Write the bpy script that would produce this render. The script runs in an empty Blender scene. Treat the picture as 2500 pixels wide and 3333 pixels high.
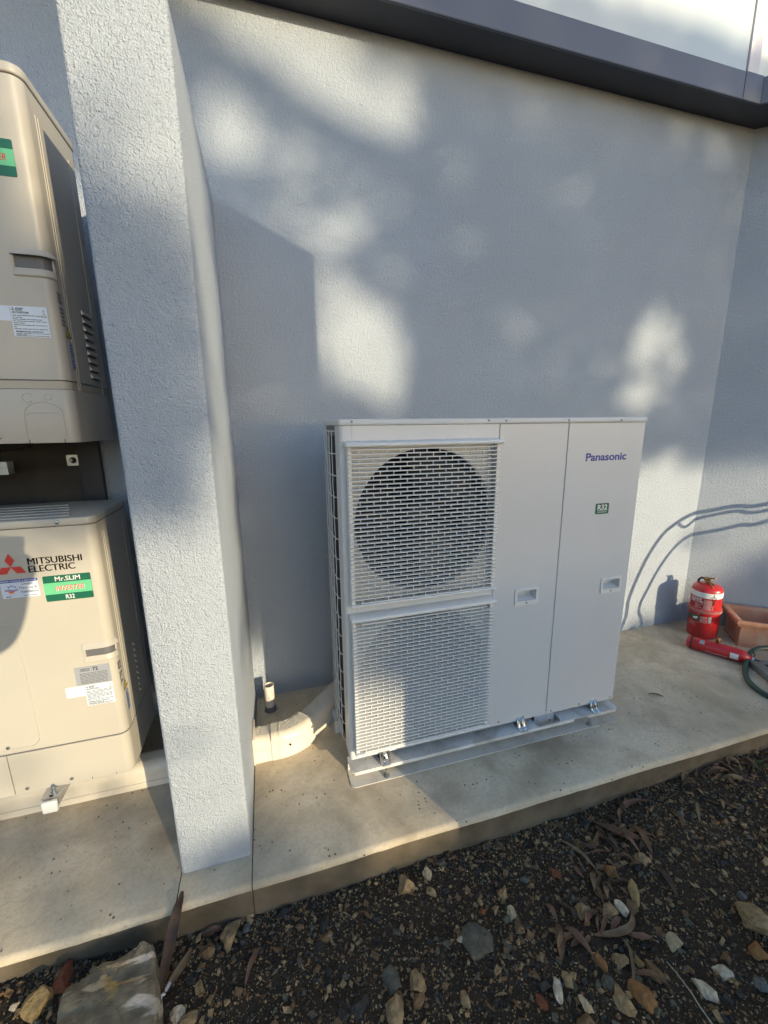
import bpy, bmesh, math, random
from mathutils import Vector, Matrix, noise
random.seed(7)
C = bpy.context.scene.collection
SC = bpy.context.scene

# ------------------------------------------------------------ camera, light
CAMP = Vector((-0.2392, -1.3617, 1.2995))
ya, pi_, ro = 0.279, -0.2116, -0.012
F = Vector((math.sin(ya)*math.cos(pi_), math.cos(ya)*math.cos(pi_), math.sin(pi_)))
r0 = Vector((math.cos(ya), -math.sin(ya), 0)); u0 = r0.cross(F)
R_ = r0*math.cos(ro)+u0*math.sin(ro); U_ = u0*math.cos(ro)-r0*math.sin(ro)
cam = bpy.data.cameras.new('camera'); co = bpy.data.objects.new('camera', cam); C.objects.link(co)
co.matrix_world = Matrix(((R_.x, U_.x, -F.x, CAMP.x), (R_.y, U_.y, -F.y, CAMP.y), (R_.z, U_.z, -F.z, CAMP.z), (0, 0, 0, 1)))
cam.sensor_fit = 'VERTICAL'; cam.sensor_height = 24.0; cam.lens = 24.0*1329.8/3333
cam.clip_start = 0.02; cam.clip_end = 500
SC.camera = co
SUN = Vector((.437, -.877, .201)).normalized()
EL = math.asin(SUN.z); AZ = math.atan2(SUN.x, SUN.y)
w = bpy.data.worlds.new('World'); SC.world = w; w.use_nodes = True
nt = w.node_tree; bg = nt.nodes['Background']; sky = nt.nodes.new('ShaderNodeTexSky')
sky.sky_type = 'NISHITA'; sky.sun_disc = False; sky.sun_elevation = EL; sky.sun_rotation = AZ
sky.air_density = 1.0; sky.dust_density = 0.6; sky.ozone_density = 2.4
nt.links.new(sky.outputs[0], bg.inputs[0]); bg.inputs[1].default_value = 0.13
sl = bpy.data.lights.new('sun', 'SUN'); sl.energy = 2.45; sl.angle = math.radians(.45); sl.color = (1, .845, .57)
so = bpy.data.objects.new('sun', sl); C.objects.link(so); so.rotation_euler = SUN.to_track_quat('Z', 'Y').to_euler(); so.location = (6, -12, 6)
SC.view_settings.view_transform = 'Standard'; SC.view_settings.look = 'None'
SC.view_settings.exposure = 1.3; SC.view_settings.gamma = 1; SC.view_settings.use_curve_mapping = False
G = -0.095      # top of the concrete
WY = 0.645      # face of the rendered wall

# ------------------------------------------------------------ materials
def mat(name, col, rough=.6, metal=0, bump=None, var=0, vscale=4, spec=.5, col2=None, trans=0, coat=0, speck=None, dirt=None):
    m = bpy.data.materials.new(name); m.use_nodes = True
    t = m.node_tree; N = t.nodes; L = t.links; p = N['Principled BSDF']
    p.inputs['Base Color'].default_value = (*col, 1); p.inputs['Roughness'].default_value = rough
    p.inputs['Metallic'].default_value = metal; p.inputs['Specular IOR Level'].default_value = spec
    if trans: p.inputs['Transmission Weight'].default_value = trans; p.inputs['IOR'].default_value = 1.33
    if coat: p.inputs['Coat Weight'].default_value = coat
    tc = N.new('ShaderNodeTexCoord'); out = None
    def nz(scale, detail=4, dist=0, rough=.55):
        n = N.new('ShaderNodeTexNoise'); n.inputs['Scale'].default_value = scale; n.inputs['Detail'].default_value = detail
        n.inputs['Distortion'].default_value = dist; n.inputs['Roughness'].default_value = rough
        L.new(tc.outputs['Object'], n.inputs['Vector']); return n
    def ramp(src, a, b, ca, cb):
        r = N.new('ShaderNodeValToRGB'); e = r.color_ramp.elements
        e[0].position = a; e[1].position = b; e[0].color = (*ca, 1); e[1].color = (*cb, 1); L.new(src, r.inputs[0]); return r
    if var or col2:
        c2 = col2 or tuple(x*(1-var) for x in col)
        r = ramp(nz(vscale, 5).outputs[0], .35, .65, c2, col); out = r.outputs[0]
    for dirt in ([dirt] if isinstance(dirt, tuple) else dirt or []):     # (colour, scale, lo, hi, amount): stains with their own shape
        r = ramp(nz(dirt[1], 6, .6).outputs[0], dirt[2], dirt[3], (0, 0, 0), (1, 1, 1))
        mx = N.new('ShaderNodeMixRGB'); ml = N.new('ShaderNodeMath'); ml.operation = 'MULTIPLY'; ml.inputs[1].default_value = dirt[4]
        L.new(r.outputs[0], ml.inputs[0]); L.new(ml.outputs[0], mx.inputs[0])
        if out: L.new(out, mx.inputs[1])
        else: mx.inputs[1].default_value = (*col, 1)
        mx.inputs[2].default_value = (*dirt[0], 1); out = mx.outputs[0]
    if speck:                                   # (colour, scale, threshold)
        v = N.new('ShaderNodeTexVoronoi'); v.inputs['Scale'].default_value = speck[1]; L.new(tc.outputs['Object'], v.inputs['Vector'])
        r = ramp(v.outputs['Distance'], speck[2], speck[2]+.05, (1, 1, 1), (0, 0, 0))
        v2 = nz(speck[1]*.22, 2); r2 = ramp(v2.outputs[0], .52, .6, (0, 0, 0), (1, 1, 1))
        ml = N.new('ShaderNodeMath'); ml.operation = 'MULTIPLY'; L.new(r.outputs[0], ml.inputs[0]); L.new(r2.outputs[0], ml.inputs[1])
        mx = N.new('ShaderNodeMixRGB'); L.new(ml.outputs[0], mx.inputs[0])
        if out: L.new(out, mx.inputs[1])
        else: mx.inputs[1].default_value = (*col, 1)
        mx.inputs[2].default_value = (*speck[0], 1); out = mx.outputs[0]
    if out: L.new(out, p.inputs['Base Color'])
    if bump:                                    # list of (scale, distance, detail, distortion)
        prev = None
        for s, d, de, di in bump:
            b = N.new('ShaderNodeBump'); b.inputs['Strength'].default_value = 1; b.inputs['Distance'].default_value = d
            L.new(nz(s, de, di).outputs[0], b.inputs['Height'])
            if prev: L.new(prev.outputs[0], b.inputs['Normal'])
            prev = b
        L.new(prev.outputs[0], p.inputs['Normal'])
    return m
M = {}
M['stucco'] = mat('stucco', (.425, .470, .535), .88, bump=[(215, .0088, 3, .2), (70, .004, 2, 0), (4, .008, 2, 0)], var=.06, vscale=2.2, spec=.25)
M['concrete'] = mat('concrete', (.70, .59, .43), .82, bump=[(260, .0007, 4, 0), (14, .003, 4, 0)], col2=(.54, .45, .32), vscale=2.4, spec=.35,
                    dirt=[((.20, .155, .10), 1.7, .50, .70, .66), ((.26, .205, .14), 7, .50, .72, .35), ((.34, .28, .20), 90, .46, .62, .28), ((.74, .68, .56), 5, .55, .75, .30)], speck=((.07, .06, .05), 42, .12))
M['edge'] = mat('dark concrete edge', (.165, .13, .09), .9, bump=[(260, .0007, 4, 0), (20, .004, 4, 0)], col2=(.10, .078, .05), vscale=7, spec=.2)  # darker, browner concrete for the front face of the slab
M['white'] = mat('white enamel', (.555, .56, .57), .33, bump=[(420, .00012, 2, 0)], spec=.5, dirt=((.50, .50, .495), 3, .5, .8, .35))
M['whiteplastic'] = mat('white plastic', (.66, .655, .635), .42, spec=.45)
M['rail'] = mat('white coated steel', (.66, .65, .63), .4, dirt=((.30, .27, .22), 9, .46, .72, .75), speck=((.16, .14, .11), 130, .20))
M['raildirt'] = mat('grimy coated steel', (.62, .585, .52), .6, dirt=((.36, .31, .24), 8, .50, .74, .65), speck=((.16, .14, .11), 110, .17))
M['ivory'] = mat('ivory enamel', (.44, .413, .362), .42, bump=[(500, .00015, 2, 0)], dirt=((.40, .37, .315), 4, .5, .8, .4))
M['ivorydk'] = mat('ivory recess', (.42, .375, .30), .5)
M['duct'] = mat('cream pvc', (.70, .63, .52), .28, dirt=((.52, .46, .37), 8, .5, .7, .5))
M['pvc'] = mat('pipe pvc', (.70, .62, .54), .35, dirt=((.35, .30, .25), 22, .58, .66, .6))
M['pvcgrey'] = mat('grey socket', (.15, .15, .17), .6, bump=[(60, .002, 3, 0)])
M['black'] = mat('black void', (.012, .012, .014), .7)
M['darkfin'] = mat('coil fins', (.05, .055, .065), .45, metal=.4)
M['fan'] = mat('fan blade grey', (.022, .022, .024), .5)
M['shroud'] = mat('shroud', (.075, .075, .075), .55)
M['galv'] = mat('galvanised steel', (.55, .56, .57), .33, metal=1, col2=(.40, .41, .43), vscale=40)
M['chrome'] = mat('bright zinc', (.75, .76, .78), .16, metal=1)
M['screw'] = mat('screw steel', (.32, .31, .30), .35, metal=1)
M['fascia'] = mat('fascia paint', (.12, .126, .165), .45, bump=[(200, .0002, 2, 0)])
M['soffit'] = mat('soffit metal', (.045, .048, .060), .5)
M['clad'] = mat('white cladding', (.55, .60, .63), .22, spec=.6)
M['cladtrim'] = mat('cladding trim', (.66, .62, .66), .3)
M['red'] = mat('red gloss paint', (.50, .018, .022), .28, dirt=((.33, .02, .02), 14, .5, .7, .5), coat=.3)
M['redband'] = mat('faded red plastic', (.38, .09, .08), .5, dirt=((.42, .22, .20), 25, .45, .65, .7))
M['labelwhite'] = mat('label white', (.74, .74, .73), .45, dirt=((.5, .48, .45), 20, .55, .7, .5))
M['labelblue'] = mat('label pale blue', (.60, .66, .76), .4)
M['labelgrey'] = mat('label grey', (.30, .32, .36), .4)
M['labelred'] = mat('label red', (.36, .02, .02), .4)
M['ink'] = mat('black ink', (.02, .02, .022), .5)
M['inkgrey'] = mat('grey ink', (.12, .12, .13), .5)
M['blueink'] = mat('blue ink', (.02, .05, .30), .4)
M['logoblue'] = mat('logo blue', (.006, .035, .26), .35)
M['navy'] = mat('sticker navy', (.02, .05, .28), .4)
M['green'] = mat('badge green', (.012, .11, .065), .35)
M['greenlt'] = mat('badge light green', (.13, .47, .25), .35)
M['redink'] = mat('red ink', (.58, .05, .04), .4)
M['orange'] = mat('orange ink', (.75, .20, .08), .4)
M['yellow'] = mat('warning yellow', (.62, .47, .04), .4)
M['terracotta'] = mat('terracotta', (.42, .20, .125), .85, bump=[(70, .002, 4, 0)], col2=(.46, .27, .19), vscale=9, dirt=((.50, .39, .32), 11, .5, .72, .65), spec=.2)
M['hose'] = mat('green hose', (.022, .065, .052), .4, dirt=((.07, .09, .085), 18, .5, .7, .6))
M['greyplastic'] = mat('grey plastic', (.22, .22, .21), .6, dirt=((.12, .10, .08), 9, .45, .7, .6))
M['brass'] = mat('aged brass', (.36, .22, .10), .35, metal=.9, dirt=((.08, .05, .03), 60, .45, .6, .7))
M['blackplastic'] = mat('black plastic', (.02, .02, .022), .4)
M['soil'] = mat('soil', (.050, .035, .022), .95, bump=[(120, .016, 6, .3), (26, .018, 4, 0)], col2=(.072, .050, .032), vscale=22, spec=.25)
M['slabrock'] = mat('banded schist', (.30, .235, .145), .85, bump=[(30, .014, 7, .5), (160, .003, 4, 0)], col2=(.16, .125, .08), vscale=22, spec=.25)
M['water'] = mat('water drop on white', (.66, .66, .65), .04, spec=.8); M['waterduct'] = mat('water drop on duct', (.66, .60, .50), .05, spec=.8)
M['timber'] = mat('added blocker timber', (.22, .17, .12), .8, col2=(.14, .11, .08), vscale=9)
M['leafgreen'] = mat('tree leaf', (.05, .085, .03), .6)
M['bark'] = mat('bark', (.14, .11, .085), .9, bump=[(18, .02, 5, .3)])
M['grass'] = mat('grass blade', (.06, .12, .03), .5)
M['straw'] = mat('dry straw', (.42, .36, .25), .7)
M['dropping'] = mat('bird dropping white', (.72, .72, .72), .7)
M['cloth'] = mat('dark jacket', (.03, .035, .05), .85); M['skin'] = mat('skin', (.5, .32, .24), .5); M['trouser'] = mat('trousers', (.05, .05, .06), .85); M['hair'] = mat('hair', (.05, .035, .025), .7)
def schist():
    t = M['slabrock'].node_tree; N = t.nodes; L = t.links; p = N['Principled BSDF']; old = p.inputs['Base Color'].links[0].from_socket
    tc = N.new('ShaderNodeTexCoord'); mp = N.new('ShaderNodeMapping'); mp.inputs['Rotation'].default_value = (0, 0, -.75); mp.inputs['Scale'].default_value = (6.5, 24, 14)
    n = N.new('ShaderNodeTexNoise'); n.inputs['Scale'].default_value = 1; n.inputs['Detail'].default_value = 4; n.inputs['Distortion'].default_value = .7
    L.new(tc.outputs['Object'], mp.inputs[0]); L.new(mp.outputs[0], n.inputs['Vector'])
    r = N.new('ShaderNodeValToRGB'); r.color_ramp.elements[0].position = .50; r.color_ramp.elements[1].position = .57; L.new(n.outputs[0], r.inputs[0])
    r2 = N.new('ShaderNodeValToRGB'); r2.color_ramp.elements[0].color = (.52, .32, .10, 1); r2.color_ramp.elements[1].color = (.62, .50, .38, 1)
    r2.color_ramp.elements[0].position = .35; r2.color_ramp.elements[1].position = .55
    n2 = N.new('ShaderNodeTexNoise'); n2.inputs['Scale'].default_value = 9; L.new(tc.outputs['Object'], n2.inputs['Vector']); L.new(n2.outputs[0], r2.inputs[0])
    mx = N.new('ShaderNodeMixRGB'); L.new(r.outputs[0], mx.inputs[0]); L.new(old, mx.inputs[1]); L.new(r2.outputs[0], mx.inputs[2]); L.new(mx.outputs[0], p.inputs['Base Color'])
schist()
STONE = {}
def stone_mat(key, a, b, rough=.8):
    a = (a[0]*1.2, a[1]*1.05, a[2]*.82); b = (b[0]*1.15, b[1]*1.0, b[2]*.8)
    STONE[key] = mat('stone '+key, a, rough, bump=[(60, .007, 6, .4), (220, .0018, 3, 0)], col2=b, vscale=55, spec=.3)
stone_mat('tan', (.34, .265, .17), (.18, .138, .088)); stone_mat('brown', (.20, .135, .085), (.12, .085, .055)); stone_mat('orange', (.30, .17, .075), (.19, .11, .055))
stone_mat('pale', (.46, .41, .32), (.28, .245, .18)); stone_mat('grey', (.12, .125, .115), (.075, .078, .07)); stone_mat('dark', (.040, .041, .043), (.022, .022, .023), .36)
stone_mat('bluegrey', (.16, .18, .20), (.09, .10, .115)); stone_mat('white', (.60, .57, .52), (.34, .31, .27)); stone_mat('red', (.22, .075, .04), (.13, .055, .035)); stone_mat('yellow', (.36, .28, .15), (.22, .17, .09))
LEAF = [mat('dead leaf brown', (.175, .090, .040), .75, col2=(.105, .055, .027), vscale=30), mat('dead leaf tan', (.25, .16, .085), .75, col2=(.15, .095, .05), vscale=30),
        mat('dead leaf pink', (.24, .12, .065), .75, col2=(.11, .063, .043), vscale=30), mat('dead leaf dark', (.090, .048, .024), .7, col2=(.042, .025, .017), vscale=30)]

# ------------------------------------------------------------ helpers
class MB:
    def __init__(s): s.v = []; s.f = []; s.m = []
    def add(s, v, f, m=0):
        k = len(s.v); s.v += [tuple(x) for x in v]; s.f += [tuple(i+k for i in q) for q in f]; s.m += [m]*len(f); return s
    def box(s, x0, x1, y0, y1, z0, z1, m=0, T=None):
        v = [Vector((x, y, z)) for z in (z0, z1) for x, y in ((x0, y0), (x1, y0), (x1, y1), (x0, y1))]
        if T: v = [T @ q for q in v]
        return s.add(v, [(3, 2, 1, 0), (4, 5, 6, 7), (0, 1, 5, 4), (1, 2, 6, 5), (2, 3, 7, 6), (3, 0, 4, 7)], m)
    def tube(s, pts, r, n=10, m=0, caps=True, up=(0, 0, 1)):
        pts = [Vector(p) for p in pts]; rr = r if isinstance(r, (list, tuple)) else [r]*len(pts); v = []; f = []; a = None
        for i, p in enumerate(pts):
            t = (pts[min(i+1, len(pts)-1)]-pts[max(i-1, 0)]).normalized()
            if a is None:
                a = t.cross(Vector(up)); a = a if a.length > .1 else t.cross(Vector((1, 0, 0)))
            a = (a-t*a.dot(t)).normalized(); b = t.cross(a)
            v += [p+(a*math.cos(2*math.pi*k/n)+b*math.sin(2*math.pi*k/n))*rr[i] for k in range(n)]
        for i in range(len(pts)-1):
            for k in range(n): q = (k+1) % n; f.append((i*n+k, (i+1)*n+k, (i+1)*n+q, i*n+q))
        if caps: f += [tuple(range(n)), tuple(range((len(pts)-1)*n, len(pts)*n))[::-1]]
        return s.add(v, f, m)
    def lathe(s, prof, n=32, T=None, m=0, closed=False):
        v = []; f = []; T = T or Matrix()
        for r, z in prof: v += [T @ Vector((r*math.cos(2*math.pi*k/n), r*math.sin(2*math.pi*k/n), z)) for k in range(n)]
        for i in range(len(prof)-1):
            for k in range(n): q = (k+1) % n; f.append((i*n+k, i*n+q, (i+1)*n+q, (i+1)*n+k))
        if prof[0][0] > 1e-4: f.append(tuple(range(n))[::-1])
        if prof[-1][0] > 1e-4: f.append(tuple(range((len(prof)-1)*n, len(prof)*n)))
        return s.add(v, f, m)
    def prism(s, poly, h0, h1, T=None, m=0):
        n = len(poly); T = T or Matrix()
        v = [T @ Vector((x, y, h0)) for x, y in poly]+[T @ Vector((x, y, h1)) for x, y in poly]
        return s.add(v, [tuple(range(n))[::-1], tuple(range(n, 2*n))]+[(k, (k+1) % n, n+(k+1) % n, n+k) for k in range(n)], m)
    def build(s, name, mats, parent=None, smooth=False, bevel=0, seg=2, auto=35):
        me = bpy.data.meshes.new(name); me.from_pydata(s.v, [], s.f)
        for q in (mats if isinstance(mats, list) else [mats]): me.materials.append(q)
        me.polygons.foreach_set('material_index', s.m)
        bm = bmesh.new(); bm.from_mesh(me)
        bmesh.ops.recalc_face_normals(bm, faces=bm.faces)
        if bevel:
            es = [e for e in bm.edges if len(e.link_faces) == 2 and e.calc_face_angle(0) > .6]
            bmesh.ops.bevel(bm, geom=es, offset=bevel, segments=seg, affect='EDGES', profile=.5, clamp_overlap=True)
        bm.to_mesh(me); bm.free()
        if smooth: 
            me.polygons.foreach_set('use_smooth', [True]*len(me.polygons))
            me.set_sharp_from_angle(angle=math.radians(auto))
        o = bpy.data.objects.new(name, me); C.objects.link(o)
        if parent: o.parent = parent
        return o
def thing(name, label, cat, group=None):
    o = bpy.data.objects.new(name, None); C.objects.link(o); o['label'] = label; o['category'] = cat; o.empty_display_size = .1
    if group: o['group'] = group
    return o
def tag(o, label, cat, group=None):
    o['label'] = label; o['category'] = cat
    if group: o['group'] = group
    return o
def box(name, x0, x1, y0, y1, z0, z1, m, parent=None, bevel=0, seg=2):
    return MB().box(x0, x1, y0, y1, z0, z1).build(name, m, parent, smooth=bevel > 0, bevel=bevel, seg=seg)
def copyo(src, parent, loc=None, T=None):
    o = src.copy(); C.objects.link(o); o.parent = parent
    if loc is not None: o.location = loc
    return o
def rrect(x0, x1, y0, y1, r, n=5, corners=(1, 1, 1, 1)):
    out = []
    for i, (cx, cy, a) in enumerate(((x0+r, y0+r, 180), (x1-r, y0+r, 270), (x1-r, y1-r, 0), (x0+r, y1-r, 90))):
        if corners[i]: out += [(cx+r*math.cos(math.radians(a+90*k/n)), cy+r*math.sin(math.radians(a+90*k/n))) for k in range(n+1)]
        else: out.append(((x0, y0), (x1, y0), (x1, y1), (x0, y1))[i])
    return out
# lettering: a text curve turned into mesh and fitted to a box; face is a matrix taking (x, y, depth) to the world
FRONT = lambda y: Matrix(((1, 0, 0, 0), (0, 0, -1, y), (0, 1, 0, 0), (0, 0, 0, 1)))          # faces -Y: local x->X, y->Z, z->-Y
def text(name, s, x0, x1, z0, z1, T, m, parent, bold=0, shear=0, wrap=None, ext=.0004):
    cu = bpy.data.curves.new('t', 'FONT'); cu.body = s; cu.size = 1; cu.offset = bold; cu.shear = shear; cu.extrude = .001; cu.resolution_u = 4
    o = bpy.data.objects.new('t', cu); C.objects.link(o); dg = bpy.context.evaluated_depsgraph_get(); dg.update()
    me = bpy.data.meshes.new_from_object(o.evaluated_get(dg)); bpy.data.objects.remove(o); bpy.data.curves.remove(cu)
    xs = [v.co.x for v in me.vertices]; ys = [v.co.y for v in me.vertices]; a, b, c, d = min(xs), max(xs), min(ys), max(ys)
    for v in me.vertices:
        q = Vector((x0+(v.co.x-a)/(b-a)*(x1-x0), z0+(v.co.y-c)/(d-c)*(z1-z0), ext if v.co.z > 0 else 0))
        v.co = wrap(q) if wrap else T @ q
    me.materials.clear(); me.materials.append(m); me.name = name
    o = bpy.data.objects.new(name, me); C.objects.link(o); o.parent = parent; return o
def plate(name, x0, x1, z0, z1, T, m, parent, r=.002, t=.0006, lift=.0006):
    return MB().prism(rrect(x0, x1, z0, z1, r, 3), lift-.0004, lift+t, T).build(name, m, parent)
def lines(name, rows, T, m, parent, lift=.0016):
    b = MB()
    for x0, x1, z, h in rows: b.prism([(x0, z), (x1, z), (x1, z+h), (x0, z+h)], lift-.0004, lift+.0003, T)
    return b.build(name, m, parent)
def fake_lines(x0, x1, z0, z1, n, h, gap=.25, rnd=random):
    rows = []
    for i in range(n):
        z = z1-(i+1)*(z1-z0)/n; x = x0
        while x < x1-.002:
            e = min(x1, x+rnd.uniform(.004, .016)*(x1-x0)/.08)
            rows.append((x, e, z, h)); x = e+rnd.uniform(.001, .003)
            if rnd.random() < gap*.4: break
    return rows
def circ(cx, cz, r, n=32, a0=0, a1=360): return [(cx+r*math.cos(math.radians(a0+(a1-a0)*k/n)), cz+r*math.sin(math.radians(a0+(a1-a0)*k/n))) for k in range(n+1)]

# ------------------------------------------------------------ setting: ground, slab
def soil_z(x, y):
    z = -.212+.018*noise.noise(Vector((x*2.2, y*2.2, 0)))+.008*noise.noise(Vector((x*8, y*8, 3)))+.004*noise.noise(Vector((x*28, y*28, 5)))
    z += .045*max(0, min(1, (-.55-x)/.35))                     # rises at the left
    z += .012*max(0, min(1, (x-1.25)/.3))
    z -= .02*max(0, min(1, (x+.3)/.6))*max(0, min(1, (-.28-y)/-.12))*0
    return z
xs = [-80, -25, -8, -4, -2.5]+[-1.8+.018*i for i in range(240)]+[2.6+.12*i for i in range(12)]+[5, 8, 25, 80]
ys = [-80, -40, -20, -10, -5, -3, -2.2, -1.7]+[-1.4+.05*i for i in range(6)]+[-1.1+.018*i for i in range(46)]+[-.2, .8, 3, 12, 40, 80]
b = MB(); nx = len(xs)
b.add([(x, y, soil_z(x, y)) for y in ys for x in xs], [(j*nx+i, j*nx+i+1, (j+1)*nx+i+1, (j+1)*nx+i) for j in range(len(ys)-1) for i in range(nx-1)])
g = b.build('soil', M['soil'], smooth=True, auto=180); g['kind'] = 'structure'

def slab(x0, x1, nx):
    prof = [(-.287, -.45), (-.287, G-.020), (-.285, G-.009), (-.280, G-.0025), (-.272, G-.0002), (-.2, G), (.2, G), (WY+.05, G)]
    v = []; n = len(prof)
    for i in range(nx+1):
        x = x0+(x1-x0)*i/nx; q = .004*noise.noise(Vector((x*3, 0, 0)))+.0018*noise.noise(Vector((x*22, 1, 0)))
        for k, (y, z) in enumerate(prof):
            if k < 5: y += q; z += (.0015*noise.noise(Vector((x*30, 4, 0))) if k > 0 else 0)
            v.append((x, y, z))
    f = [(i*n+k, (i+1)*n+k, (i+1)*n+k+1, i*n+k+1) for i in range(nx) for k in range(n-1)]
    f += [tuple(range(n)), tuple(range(nx*n, nx*n+n))[::-1]]
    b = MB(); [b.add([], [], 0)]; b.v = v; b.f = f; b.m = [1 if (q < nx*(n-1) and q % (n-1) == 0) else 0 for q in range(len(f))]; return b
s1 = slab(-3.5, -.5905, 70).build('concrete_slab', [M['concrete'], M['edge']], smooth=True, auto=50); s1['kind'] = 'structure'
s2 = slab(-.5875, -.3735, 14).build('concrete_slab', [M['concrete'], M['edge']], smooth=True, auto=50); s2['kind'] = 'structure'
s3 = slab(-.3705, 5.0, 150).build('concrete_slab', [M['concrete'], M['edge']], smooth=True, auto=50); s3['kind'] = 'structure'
j = box('slab_joint', -.592, -.369, -.276, WY, -.3, G-.012, mat('joint filler', (.03, .028, .025), .9)); j['kind'] = 'structure'

# ------------------------------------------------------------ building
CX = 2.53; D2 = Vector((.788, -.616)); N2 = Vector((-.616, -.788))
bld = thing('building', 'grey textured rendered building wall with dark fascia and white upper cladding', 'building')
MB().prism([(-3.5, WY), (CX, WY), (CX, WY+.2), (-3.5, WY+.2)], -.3, 2.895).build('rendered_wall', M['stucco'], bld)
e = Vector((CX, WY))+D2*3.2
MB().prism([(CX, WY), (e.x, e.y), (e.x+.15, e.y+.2), (CX+.2, WY+.2)], -.3, 2.896).build('rendered_wall', M['stucco'], bld)['label'] = 'angled end wall turning towards the viewer'
# fascia box along both walls
fc = Vector((2.339, .502)); fe = fc+D2*3.0
Tz = Matrix()
MB().prism([(-3.5, .500), (fc.x, .500), (fc.x, .512), (-3.5, .512)], 2.893, 3.012, Tz).build('fascia', M['fascia'], bld, bevel=.003)
MB().prism([(fc.x+.001, .5005), (fe.x, fe.y), (fe.x+.01, fe.y+.012), (fc.x+.01, .512)], 2.893, 3.012, Tz).build('fascia', M['fascia'], bld, bevel=.003)
box('fascia_joint_cover', 2.215, fc.x-.002, .4975, .4995, 2.894, 3.012, M['fascia'], bld, bevel=.0008)
MB().prism([(-3.5, .5125), (fc.x+.01, .5125), (fe.x+.01, fe.y+.013), (e.x+.1, e.y+.1), (CX, WY+.1), (-3.5, WY+.1)], 2.8965, 2.908, Tz).build('soffit', M['soffit'], bld)
MB().prism([(-3.5, .5125), (fc.x+.01, .5125), (fe.x+.01, fe.y+.013), (e.x+.1, e.y+.1), (CX+.3, WY+.3), (-3.5, WY+.3)], 2.995, 3.006, Tz).build('capping', M['soffit'], bld)
box('lip', -3.5, 2.33, .496, .4995, 2.889, 2.8935, M['soffit'], bld)
xp = [-3.4, -1.4, .55, 2.502]
for k in range(3): box('cladding_panel', xp[k]+.002, xp[k+1]-.002, .72, .74, 2.95, 6.2, M['clad'], bld, bevel=.002)
box('cladding_trim', 2.505, 2.588, .712, .75, 2.95, 6.2, M['cladtrim'], bld, bevel=.003)
box('cladding_panel', 2.592, 4.6, .72, .74, 2.95, 6.2, M['clad'], bld, bevel=.002)
box('cladding_backing', -3.5, 4.8, .745, .80, 2.95, 6.3, M['inkgrey'], bld)
b = MB()                                                                     # wing wall
b.prism(rrect(-.588, -.375, -.19, WY-.0005, .010, 4, (1, 1, 0, 0)), G+.001, 2.205)
wing = tag(b.build('wing_wall', M['stucco'], smooth=True, auto=40), 'narrow grey rendered wing wall standing between the ivory units and the white unit', 'wall')

b = MB(); b.prism(rrect(-2.13, -1.92, -.19, WY-.0005, .010, 4, (1, 1, 0, 0)), G+.001, 2.205)  # added out of view to keep skylight out of the bay
tag(b.build('wing_wall', M['stucco'], smooth=True, auto=40), 'added grey wing wall shading the bay of ivory units from the far left', 'wall')  # added blocker, shares its name with the real wing wall

# ------------------------------------------------------------ main white unit
W, H, D = 1.283, 1.317, .32
hp = thing('heat_pump', 'large white heat pump with two slatted fan grilles on low white rails', 'heat pump')
FC = [(.311, .950), (.311, .338)]; FR = .267
def holed_panel():
    b = MB(); x0, x1 = .042, .5985; zz = [.012, .643, 1.296]; n = 64
    for k, (cx, cz) in enumerate(FC):
        za, zb = zz[1-k], zz[2-k]; ring = []; sq = []
        for i in range(n):
            a = 2*math.pi*i/n; c, s = math.cos(a), math.sin(a); ring.append((cx+FR*c, 0, cz+FR*s))
            t = min(((x1-cx)/c if c > 1e-6 else 9), ((x0-cx)/c if c < -1e-6 else 9), ((zb-cz)/s if s > 1e-6 else 9), ((za-cz)/s if s < -1e-6 else 9))
            sq.append([cx+t*c, 0, cz+t*s])
        for X, Z in ((x0, za), (x1, za), (x1, zb), (x0, zb)):
            q = min(sq, key=lambda p: (p[0]-X)**2+(p[2]-Z)**2); q[0] = X; q[2] = Z
        inner = [(x, .02, z) for x, y, z in ring]
        b.add(ring+[tuple(q) for q in sq]+inner, [(i, (i+1) % n, n+(i+1) % n, n+i) for i in range(n)]+[(i, 2*n+i, 2*n+(i+1) % n, (i+1) % n) for i in range(n)])
    return b.build('fan_panel', M['white'], hp)
holed_panel()
b = MB(); pr = [(.0, .088), (.0, .014)]+[(.014-.014*math.cos(math.radians(a)), .014-.014*math.sin(math.radians(a))) for a in (15, 30, 45, 60, 75, 90)]+[(.0415, 0), (.0415, .006), (.016, .006), (.006, .016), (.006, .088)]
b.prism(pr, .0, 1.2965).build('corner_post', M['white'], hp, smooth=True, auto=40)
box('base_rail', .016, 1.282, .0015, .012, -.001, .0115, M['white'], hp)
HND = ((.705, .815, .558, .632), (1.137, 1.246, .556, .628))
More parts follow.
